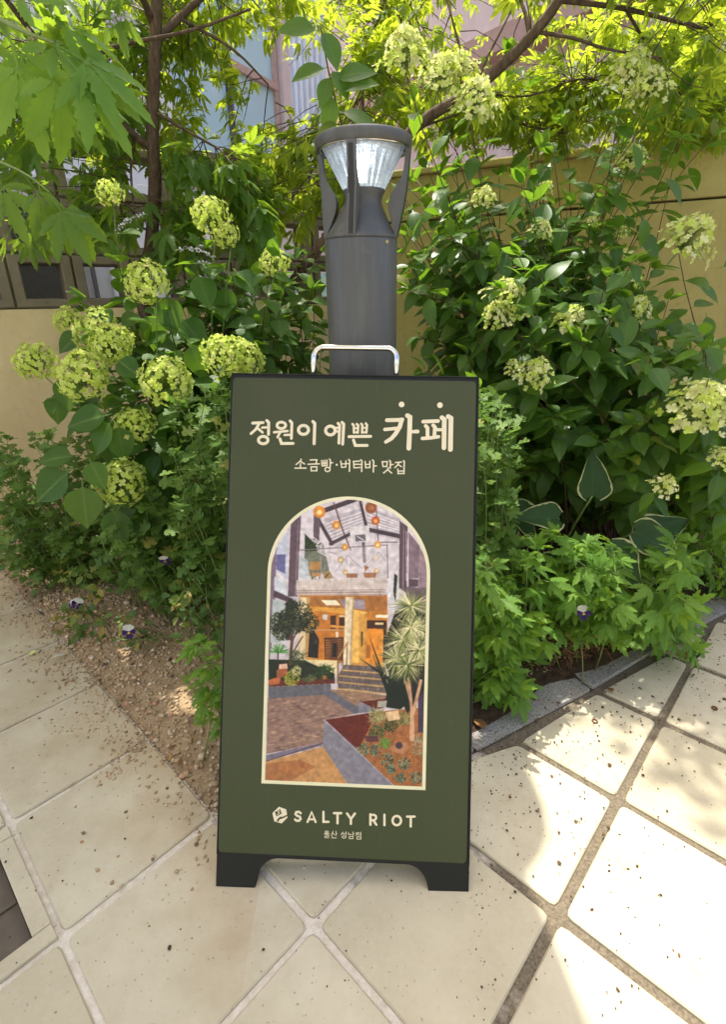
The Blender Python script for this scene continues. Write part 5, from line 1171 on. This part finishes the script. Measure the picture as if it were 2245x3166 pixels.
# ------------------------------------------------------------------ panicle hydrangeas, right
def panicle(pl, base, x, y, Y, r, nodes=6, start=.4, size=.085, petal='petal_cream', ax=None):
    p = at(x, y, Y); rr = r * KD * (RM @ (p - CAM))[2] / F
    if ax is None: ax = unit(np.array([rng.uniform(-.35, .35), -.45, .75]))
    pts = shrub_stem(pl, base, p - ax * rr * .5, 'hyd', size * 1.25, nodes, start, .0028, 'stem_red', .35, False, .35, .97)
    head(pl, p, rr, ax, int(52 + r * 1.0), rr * (.15 if r > 45 else .18), petal, 'cone')
hy_b = np.array([.72, 2.25, .1])
h1 = Plant('panicle_hydrangea', hy_b, 'tall shrub whose pale cream flower clusters rise above the lamp against the ochre wall', 'hydrangea', 'panicle hydrangeas')
for a in ((990, 170, 1.75, 58), (1065, 225, 1.72, 62), (1030, 150, 1.78, 40), (905, 115, 1.7, 62), (1405, 165, 1.75, 52), (1455, 190, 1.72, 50), (1420, 140, 1.78, 40), (1412, 350, 1.75, 36), (1085, 440, 1.6, 30), (1222, 420, 1.75, 20), (1325, 495, 1.75, 15), (1390, 517, 1.75, 18), (1210, 515, 1.65, 28)): panicle(h1, hy_b + np.array([rng.uniform(-.25, .3), rng.uniform(-.3, .1), 0]), *a, nodes=9, start=.3)
def fillstems(pl, base, n, reg, size, nodes=7, start=.35, spread=.25):
    for _ in range(n):
        tip = reg()
        if tip is None: continue
        shrub_stem(pl, base + np.array([rng.uniform(-spread, spread), rng.uniform(-spread, spread) * .7, 0]), tip, 'hyd', size * 1.3, nodes, start, .0025, 'stem_red', .38)
def rg(x0, x1, y0, y1, Y0, Y1, cut=None):
    def f():
        x, y = rng.uniform(x0, x1), rng.uniform(y0, y1)
        if cut and cut(x, y): return None
        return at(x, y, rng.uniform(Y0, Y1))
    return f
fillstems(h1, hy_b, 60, rg(900, 1400, 330, 700, 1.7, 2.4, lambda x, y: x > 1180 and y < 520 and rng.random() < .6), .085, 8)
fillstems(h1, hy_b, 12, rg(880, 1620, 60, 380, 1.7, 2.2), .085, 9, .3)
# the dark sprig just above the lamp
sprig = smooth_path(poly_at([(880, 620, 1.75), (800, 420, 1.55), (762, 270, 1.38), (735, 160, 1.33), (718, 60, 1.32)])); h1.stem(sprig, .003, .0013, 'stem_red', 'stem', 6)
for x, y, dx, dz, s in ((715, 70, -.75, .1, .085), (722, 60, .35, -.9, .085), (735, 150, -.9, -.3, .085), (738, 150, .55, -.85, .075), (745, 205, -.2, -.95, .075), (750, 205, .95, .1, .095), (756, 250, .9, -.1, .095), (745, 180, .85, .25, .09), (740, 165, -.3, -.8, .07), (762, 275, -.8, -.2, .06)):
    h1.leaf('hyd', at(x, y, 1.33), np.array([dx, -.25, dz]), unit(np.array([.1, -.8, .6]) + rv() * .2), s)
h1.finish(300)
hy_b = np.array([.95, 1.95, .1])
h2 = Plant('panicle_hydrangea', hy_b, 'dense dark leaved shrub with lime tinged flower clusters right of the lamp post', 'hydrangea', 'panicle hydrangeas')
for a in ((1138, 662, 1.5, 54), (1112, 702, 1.46, 38), (1280, 716, 1.5, 44), (1425, 690, 1.55, 38), (1390, 715, 1.55, 26), (1380, 745, 1.55, 18), (1420, 622, 1.62, 24), (1200, 832, 1.38, 44), (1148, 818, 1.4, 22), (1490, 1083, 1.2, 32)): panicle(h2, hy_b + np.array([rng.uniform(-.3, .2), rng.uniform(-.3, .1), 0]), *a, nodes=6)
fillstems(h2, hy_b, 90, rg(900, 1500, 560, 1000, 1.4, 2.1), .085, 7)
fillstems(h2, hy_b, 34, rg(1060, 1480, 850, 1080, 1.35, 1.8), .08, 7, .12)
fillstems(h2, hy_b, 30, rg(890, 1200, 380, 800, 1.6, 2.2), .085, 8)
h2.finish(300)
hy_b = np.array([1.35, 1.75, .1])
h3 = Plant('panicle_hydrangea', hy_b, 'shrub at the right edge holding the two largest creamy flower clusters', 'hydrangea', 'panicle hydrangeas')
for a in ((1545, 532, 1.55, 66), (1568, 905, 1.25, 82), (1615, 1020, 1.2, 30)): panicle(h3, hy_b, *a, nodes=6)
fillstems(h3, hy_b, 44, rg(1380, 1700, 640, 1150, 1.3, 1.9, lambda x, y: x > 1500 and y < 720), .085, 7)
for x, y, dx, dz in ((1440, 480, .1, -.9), (1500, 700, .3, -.7), (1560, 640, .8, -.3), (1610, 600, .6, .3), (1480, 660, -.6, -.4), (1580, 700, .2, -.9)): h3.leaf('hyd', at(x, y, 1.6), np.array([dx, -.2, dz]), unit(np.array([0, -.8, .6]) + rv() * .3), .085)
h3.finish(300)

# ------------------------------------------------------------------ low mums, seedlings, hosta, pansies
def mound(name, base, label, cat, group, kind, mat, n, reg, size, nodes, smat='stem_green', droop=.2, start=.3, limit=300):
    pl = Plant(name, base, label, cat, group, mat=mat)
    for _ in range(n):
        tip = reg(); b = np.array([base[0] + rng.normal(0, .09), base[1] + rng.normal(0, .07), base[2]]); b[:2] += (tip[:2] - b[:2]) * .35; b[2] = soil_z(b[0], b[1])
        tip[2] = max(tip[2], soil_z(tip[0], tip[1]) + .015)
        pts = bez(b, tip, 0, .1, 7, .5); pl.stem(pts, .0017, .0009, smat, 'stem', 4)
        ph = rng.uniform(0, 6.28)
        for k in range(nodes):
            p, t = sample(pts, start + (1 - start) * (k + .5) / nodes); an = ph + k * 2.4; a = unit(np.cross(t, UP + .01)); c = np.cross(t, a)
            d = unit((a * math.cos(an) + c * math.sin(an)) * .9 + t * .5 - UP * droop * rng.random() + rv() * .25)
            pl.leaf(kind, p, d, unit(UP * .8 + t * .4 - np.array([0, .35, 0]) + rv() * .35), size * rng.uniform(.65, 1.25))
        p, t = sample(pts, .99)
        for k in range(4): pl.leaf(kind, p, unit(t * .7 + rv() * .8), unit(UP + rv() * .5), size * rng.uniform(.45, .75))
    return pl
MG = 'lobed leaf mums along the left bed'
mound('garden_mum', (-.34, 1.42, .06), 'clump of lobed grey green leaves right against the left edge of the signboard', 'mum', MG, 'mum', 'leaf_mum', 70, rg(380, 540, 860, 1250, 1.2, 1.5), .05, 12, start=.15).finish()
mound('garden_mum', (-.62, 1.5, .06), 'lobed leaf clump below the lowest lime flower head', 'mum', MG, 'mum', 'leaf_mum', 62, rg(200, 430, 1060, 1270, 1.3, 1.65), .05, 12, start=.15).finish()
mound('garden_mum', (-1.02, 1.75, .08), 'lobed leaf clump at the far left below the cream wall', 'mum', MG, 'mum', 'leaf_mum', 85, rg(-40, 230, 950, 1300, 1.5, 1.95), .05, 12, start=.15).finish()
mound('garden_mum', (-.75, 1.85, .08), 'shaded lobed leaf clump behind the lime flower heads', 'mum', MG, 'mum', 'leaf_mum', 60, rg(150, 500, 860, 1150, 1.55, 2.0), .05, 12, start=.15).finish()
mound('garden_mum', (.34, 1.28, .05), 'upright lobed leaf clump beside the upper right edge of the signboard', 'mum', None, 'mum', 'leaf_mum', 46, rg(1060, 1150, 880, 1330, 1.12, 1.4), .05, 12, start=.15).finish()
SG = 'bright cut leaf seedlings by the right kerb'
mound('cut_leaf_seedling', (.33, 1.12, .03), 'bright green cut leaf seedling touching the lower right edge of the signboard', 'seedling', SG, 'seed', 'leaf_seedling', 25, rg(1062, 1180, 1230, 1560, .98, 1.2), .085, 6, droop=.45).finish()
mound('cut_leaf_seedling', (.56, 1.28, .05), 'bright green cut leaf seedling above the dry brown roots', 'seedling', SG, 'seed', 'leaf_seedling', 29, rg(1150, 1370, 1190, 1430, 1.1, 1.35), .085, 6, droop=.4).finish()
mound('cut_leaf_seedling', (.78, 1.38, .05), 'bright green cut leaf seedling hanging over the granite kerb by the tile joints', 'seedling', SG, 'seed', 'leaf_seedling', 26, rg(1340, 1560, 1200, 1480, 1.12, 1.4), .085, 6, droop=.5).finish()
mound('cut_leaf_seedling', (1.05, 1.75, .06), 'darker cut leaf seedling in the shade at the right edge', 'seedling', SG, 'seed', 'leaf_seedling', 26, rg(1480, 1680, 1180, 1380, 1.35, 1.7), .08, 6, droop=.4).finish()
mound('cut_leaf_seedling', (-.19, .93, .0), 'small cut leaf seedling standing in the gravel at the lower left edge of the signboard', 'seedling', SG, 'seed', 'leaf_seedling', 11, rg(425, 495, 1440, 1600, .86, .96), .055, 5, droop=.3).finish()

ho_b = np.array([.66, 1.55, .06])
ho = Plant('hosta', ho_b, 'hosta with broad dark green leaves edged in cream under the right hydrangeas', 'hosta', mat='leaf_hosta')
def hosta_leaf(x, y, Y, dx, dy_, dz, L, w, cup=.3, nrm=(0, -.7, .7)):
    base = at(x, y, Y); d = unit([dx, dy_, dz]); m = lmat(base, d, np.array(nrm, float), L)
    n = 14; V, T, A = [], [], []
    cols = [-1, -.93, -.8, -.6, -.4, -.2, 0, .2, .4, .6, .8, .93, 1]
    for i in range(n + 1):
        cols[1] = -.95 + .10 * rng.random(); cols[-2] = .95 - .10 * rng.random()
        t = i / n; hw = w * (math.sin(PI * min(1, t * .93 + .04) ** .62)) * (1 + .05 * math.sin(11 * t + x)) * (1 - .12 * t) if i < n else .004
        for c in cols:
            z = cup * hw * abs(c) ** 1.5 - .28 * t * t + .012 * math.sin(c * 14) * (1 - abs(c)) + .03 * math.sin(7 * t + 3 * c + x) * abs(c) + .012 * abs(math.sin(c * 12)) * (1 - t); V.append((hw * c, t - .07 * abs(c) ** 2 * (1 - t) * 1.2, z)); A.append((c * 3, .04, 0))
    k = len(cols); q = [(i * k + j, i * k + j + 1, (i + 1) * k + j + 1, (i + 1) * k + j) for i in range(n) for j in range(k - 1)]
    V = np.array(V) @ m[:3, :3].T + m[:3, 3]
    o = link_mesh('leaf', fast_mesh('leaf', V, q, A, True, [M['leaf_hosta']]), ho.root)
    mt = MB(); e = []
    rim = [i * k for i in range(n + 1)] + [i * k + k - 1 for i in range(n, -1, -1)]
    inn = [i * k + 1 for i in range(n + 1)] + [i * k + k - 2 for i in range(n, -1, -1)]
    nz = m[:3, 2] / L * .0012
    vs = [V[i] + nz for i in rim] + [V[i] + nz for i in inn]; r_n = len(rim)
    mt.add(vs, [(i, i + 1, r_n + i + 1, r_n + i) for i in range(r_n - 1)]); mt.build('leaf_margin', M['hosta_margin'], o, True)
    c = ho_b + np.array([rng.uniform(-.04, .04), rng.uniform(-.03, .03), 0]); ho.stem(bez(c, base + (V[0] - V[0]), 0, .03, 7, .15), .0045, .003, 'stem_green', 'stalk', 6)
for a in ((1325, 1110, 1.36, -.02, .1, 1, .125, .40, .35, (0, -.95, .2)), (1195, 1180, 1.42, -.55, .1, .55, .15, .36, .3, (.2, -.75, .6)), (1250, 1160, 1.36, -.75, -.2, .2, .13, .36, .3, (.1, -.7, .7)), (1150, 1180, 1.4, -.8, -.2, -.1, .11, .34, .2, (0, -.6, .8)), (1430, 1205, 1.36, .75, .0, .35, .16, .36, .3, (-.2, -.75, .6)), (1420, 1190, 1.33, .8, -.3, -.35, .165, .36, .3, (0, -.7, .7)), (1360, 1225, 1.3, .45, -.5, -.4, .14, .42, .3, (0, -.65, .75)), (1318, 1240, 1.27, -.1, -.55, -.8, .104, .42, .3, (0, -.7, .7)), (1250, 1250, 1.35, -.5, -.4, -.5, .12, .4, .3, (0, -.6, .8))): hosta_leaf(*a)
ho.finish()

def pansy_flower(root, p, r, face=(0, -.9, .35), roll=0):
    n = unit(face); x = unit(np.cross(UP, n)); x = math.cos(roll) * x + math.sin(roll) * np.cross(n, x); y = np.cross(n, x)
    def petal(ang, rad, w, mat, off, z, parent, nm='petal'):
        c = (math.cos(ang), math.sin(ang)); vs = [(0, 0)]; k = 12
        pts = []
        for i in range(k + 1):
            t = -1 + 2 * i / k; a = ang + t * w; rr = rad * (1 - .25 * abs(t) ** 3) * (1 + .04 * math.sin(9 * t)); pts.append((rr * math.cos(a), rr * math.sin(a), z + .12 * rad * (1 - abs(t))))
        V = [p + n * z * r] + [p + (x * a_ + y * b_) * r + n * (c_ * r * .9) for a_, b_, c_ in pts]
        m = MB(); m.add(V, [(0, i + 1, i + 2) for i in range(k)]); return m.build(nm, M[mat], parent, True)
    fl = MB(); fl.tube([p - n * r * .25 - UP * r * .8, p - n * r * .2, p], [r * .06, r * .07, r * .05], 6); fl = fl.build('flower', M['stem_green'], root, True)
    petal(PI / 2 + .5, 1.0, .72, 'petal_white', 0, .00, fl); petal(PI / 2 - .5, 1.0, .72, 'petal_white', 0, .03, fl)
    petal(PI + .12, .92, .55, 'petal_purple', 0, .06, fl); petal(-.12, .92, .55, 'petal_purple', 0, .08, fl); petal(-PI / 2, 1.0, .68, 'petal_purple', 0, .11, fl)
    petal(-PI / 2, .3, .9, 'petal_yellow', 0, .2, fl, 'eye')
    return fl
def pansy(base, label, tips, n, reg, flowers, size=.036):
    base = (base[0], base[1], soil_z(base[0], base[1])); pl = mound('pansy', base, label, 'pansy', 'pansies straggling over the gravel', 'pansy', 'leaf_pansy', n, reg, size, 4, droop=.5, limit=200)
    for x, y, Y, r, face, roll in flowers:
        p = at(x, y, Y); g_ = p.copy(); pl.stem(bez(np.array(base), p - UP * r * .6, 0, .1, 7, .6), .0012, .0009, 'stem_green', 'stalk', 4); pansy_flower(pl.root, p, r, face, roll)
    pl.finish()
pansy((-.66, 1.36, 0), 'straggly pansy with one open white and purple flower facing front over the gravel', None, 7, rg(225, 330, 1370, 1490, 1.2, 1.36), [(288, 1412, 1.26, .022, (.05, -.95, .25), .1)])
pansy((-.98, 1.50, 0), 'trailing pansy by the left tiles with two small drooping flowers', None, 15, rg(95, 250, 1270, 1460, 1.3, 1.5), [(92, 1368, 1.36, .015, (-.6, -.5, -.4), .7), (172, 1350, 1.38, .019, (.6, -.5, .5), -.8), (160, 1352, 1.4, .016, (-.5, -.6, .5), .4)])
pansy((-.55, 1.55, 0), 'leggy pansy with a single nodding flower under the mum leaves', None, 11, rg(300, 440, 1220, 1380, 1.3, 1.5), [(368, 1252, 1.32, .018, (.1, -.8, -.3), .2)])
pansy((.66, 1.24, 0), 'small pansy flower half hidden by the seedling leaves at the right kerb', None, 4, rg(1270, 1340, 1370, 1430, 1.12, 1.22), [(1305, 1370, 1.14, .020, (.0, -.85, .5), 0)])
pansy((-.42, 1.25, 0), 'yellowing pansy beside the lower left of the signboard', None, 14, rg(380, 490, 1290, 1440, 1.05, 1.25), [])

# dry root tuft on the right soil, fallen leaves and petals
rt0 = atz(1262, 1452, .03); mb = MB()
for k in range(170):
    a = rt0 + np.array([rng.normal(0, .045), rng.normal(0, .03), rng.uniform(0, .05)]); L = [a]
    d = rv() * [1, .7, .6]
    for _ in range(5): d = unit(d + rv() * .7); L.append(L[-1] + d * .016)
    for q in L: q[2] = max(q[2], soil_z(q[0], q[1]) + .002)
    mb.tube(L, .0009, 3, False)
o = mb.build('dry_root_tuft', M['root']); tag(o, 'tangled tuft of dry reddish brown roots on the soil behind the right kerb', 'dry roots')
def flat_leaf(x, y, z, size, mat, label, cat, group=None, kind='hyd', tilt=.3):
    p = atz(x, y, z); v, t, a = TPL[kind][int(rng.integers(len(TPL[kind])))]; an = rng.uniform(0, 6.28); m = lmat(p + UP * .002, np.array([math.cos(an), math.sin(an), .05]), unit(UP + rv() * tilt), size)
    V = v @ m[:3, :3].T + m[:3, 3]; V[:, 2] += max(0, z + .001 - V[:, 2].min()); a = a.copy(); a[:, 2] = rng.random()
    o = link_mesh('fallen_leaf' if 'leaf' in cat else 'fallen_petal', fast_mesh('fallen_leaf', V, t, a, True, [M[mat]])); tag(o, label, cat, group)
flat_leaf(1080, 1640, .006, .05, 'dead_leaf', 'curled brown dead leaf on the kerb end beside the signboard', 'leaf', None, 'mop', .6)
flat_leaf(1545, 1470, .001, .04, 'dead_leaf', 'orange brown fallen leaf on the tile by the right tile joint', 'leaf', None, 'mop', .2)
flat_leaf(1370, 1556, .001, .03, 'dead_leaf', 'small rust coloured leaf on the dappled tile near the kerb', 'leaf', None, 'hyd', .2)
flat_leaf(1340, 1462, .012, .035, 'petal_cream', 'withered cream petal lying on the granite kerb', 'petal', None, 'mop', .5)
flat_leaf(1235, 1412, .04, .03, 'petal_cream', 'pale fallen petal caught above the dry roots', 'petal', None, 'mop', .5)
flat_leaf(117, 1480, .002, .04, 'petal_white', 'faded white petal lying on the sandy left tiles', 'petal', None, 'hyd', .3)
flat_leaf(85, 1462, .002, .03, 'petal_cream', 'withered yellowish petal at the left tile joint', 'petal', None, 'hyd', .3)
flat_leaf(245, 1493, .01, .035, 'petal_white', 'cream petal lying on the gravel under the yellow pansy leaves', 'petal', None, 'hyd', .3)
for x, y, z, s in ((395, 1668, .0, .02), (385, 1690, .0, .018), (410, 1700, .004, .02)): flat_leaf(x, y, z, s, 'dead_leaf', 'tiny reddish dead leaf in the gravel corner', 'leaf', 'tiny reddish leaves in the gravel corner', 'hyd', .5)
for x, y, lab in ((1331, 1614, 'rusty ring set in the tile nearest the kerb'), (1599, 1585, 'rusty ring set in the tile at the right edge')):
    p = atz(x, y, 0); mb = MB(); mb.lathe([(.0075, .0005), (.0075, .003), (.0045, .003), (.0045, .0005)], 20, p, close=True); tag(mb.build('anchor_ring', M['rust'], None, True), lab, 'ring')

# ------------------------------------------------------------------ floor box, added shade canopy, cafe front added behind the viewer for bounce
def W2(i, j, z): q = gp(i, j); return (q[0], q[1], z)
fb_p = gp(-2.5, -2.5); fb = empty('floor_box', (fb_p[0], fb_p[1], 0)); tag(fb, 'sunken floor box with a pale frame and a dull brown lid at the lower left', 'floor box')
A_ = .012; Bq = .986
def bar(u0, v0, u1, v1, nm, z0, z1, mat): m = MB(); m.prism([gp(-3 + u0, -3 + v0), gp(-3 + u1, -3 + v0), gp(-3 + u1, -3 + v1), gp(-3 + u0, -3 + v1)], z0, z1); return m.build(nm, M[mat], fb, bevel=.002)
bar(A_, A_, A_ + .10, Bq, 'frame_bar', -.05, .001, 'tile'); bar(Bq - .10, A_, Bq, Bq, 'frame_bar', -.05, .0015, 'tile'); bar(A_ + .104, A_, Bq - .104, A_ + .10, 'frame_bar', -.05, .0008, 'tile'); bar(A_ + .104, Bq - .10, Bq - .104, Bq, 'frame_bar', -.05, .0012, 'tile')
for q_ in ((-.02, -.02, .1, 1.02), (.9, -.02, 1.02, 1.02), (.1, -.02, .9, .1), (.1, .9, .9, 1.02)): bar(*q_, 'frame_seat', -.06, -.0066, 'mortar')
bar(A_ + .102, A_ + .102, Bq - .102, Bq - .102, 'lid', -.05, -.028, 'box_inside')
bar(A_ + .5, A_ + .104, A_ + .53, Bq - .104, 'lid_seam', -.028, -.022, 'box_inside')
CZ = 2.75
ce = [(.30, -.9), (.335, -.55), (.30, -.2), (.335, .1), (.322, .41), (.31, .505), (.298, .575), (.293, .619), (.313, .640), (.336, .662), (.354, .69), (.365, .716), (.371, .75), (.372, .784), (.368, .83), (.356, .872), (.33, .905), (.28, .93)]  # wanted shadow outline on the ground, lifted towards the sun as canopy edge
def scal(p, q, n):
    p, q = np.array(p), np.array(q); nn = np.array([q[1] - p[1], p[0] - q[0]]); nn = nn / np.linalg.norm(nn)
    for k in range(n):
        for t in np.linspace(0, 1, 6)[1:]: c = p + (q - p) * (k + t) / n + nn * .06 * math.sin(PI * t); ce.append((c[0], c[1]))
scal((.28, .93), (-.46, .93), 2); scal((-.46, .93), (-1.9, 2.25), 6)
ce += [(-2.6, 1.6), (-2.6, .2), (-2.4, -.9)]
off = TOSUN[:2] * (CZ / TOSUN[2]); cc = np.mean(np.array(ce), axis=0) + off
pa = empty('shade_canopy', (-1.75, -.9, 0)); tag(pa, 'unseen cream canopy added to shade the signboard, its edge cut to the ground shadow', 'shade_canopy')  # added out of view to shade the paving; canopy cut to the shadow outline
mb = MB(); n = len(ce); ring = [(x + off[0], y + off[1], CZ) for x, y in ce]; mid = [(cc[0] + (x - cc[0]) * .5, cc[1] + (y - cc[1]) * .5, CZ + .2) for x, y, z in ring]
vs = ring + mid + [(cc[0], cc[1], CZ + .34)]
mb.add(vs, [(k, (k + 1) % n, n + (k + 1) % n, n + k) for k in range(n)] + [(n + k, n + (k + 1) % n, 2 * n) for k in range(n)]); mb.build('canopy', M['cream_fabric'], pa, True)
mb = MB(); mb.tube([(-1.75, -.9, 0), (-1.75, -.9, 3.3)], .035, 12); mb.build('pole', M['dark_frame'], pa, True)
mb = MB(); mb.tube([(-1.75, -.9, 3.2), (cc[0], cc[1], CZ + .42)], .025, 10); mb.build('arm', M['dark_frame'], pa, True)
mb = MB(); mb.box((-2.1, -1.25, .002), (-1.4, -.55, .06)); mb.build('base', M['granite'], pa, bevel=.005)
for k in range(0, n, 6): mb = MB(); mb.tube([(cc[0], cc[1], CZ + .325), mid[k], ring[k]] if False else [(cc[0], cc[1], CZ + .32), (mid[k][0], mid[k][1], mid[k][2] - .02), (ring[k][0], ring[k][1], ring[k][2] - .015)], .008, 6); mb.build('rib', M['dark_frame'], pa, True)
cf = empty('added_cafe_front', (0, -2.6, 0)); tag(cf, 'unseen cream cafe front added behind the viewer to bounce warm light', 'building')  # unseen; added to throw warm bounce light on the sign
mb = MB()
for lo, hi in (((-6, -3, -.1), (-1.4, -2.6, 3.6)), ((1.4, -3, -.1), (6, -2.6, 3.6)), ((-1.4, -3, 2.4), (1.4, -2.6, 3.6))): mb.box(lo, hi)
mb.build('wall', M['white_wall'], cf)
mb = MB(); mb.box((-1.38, -2.9, 0), (1.38, -2.87, 2.39)); mb.build('glass_door', M['glass'], cf)
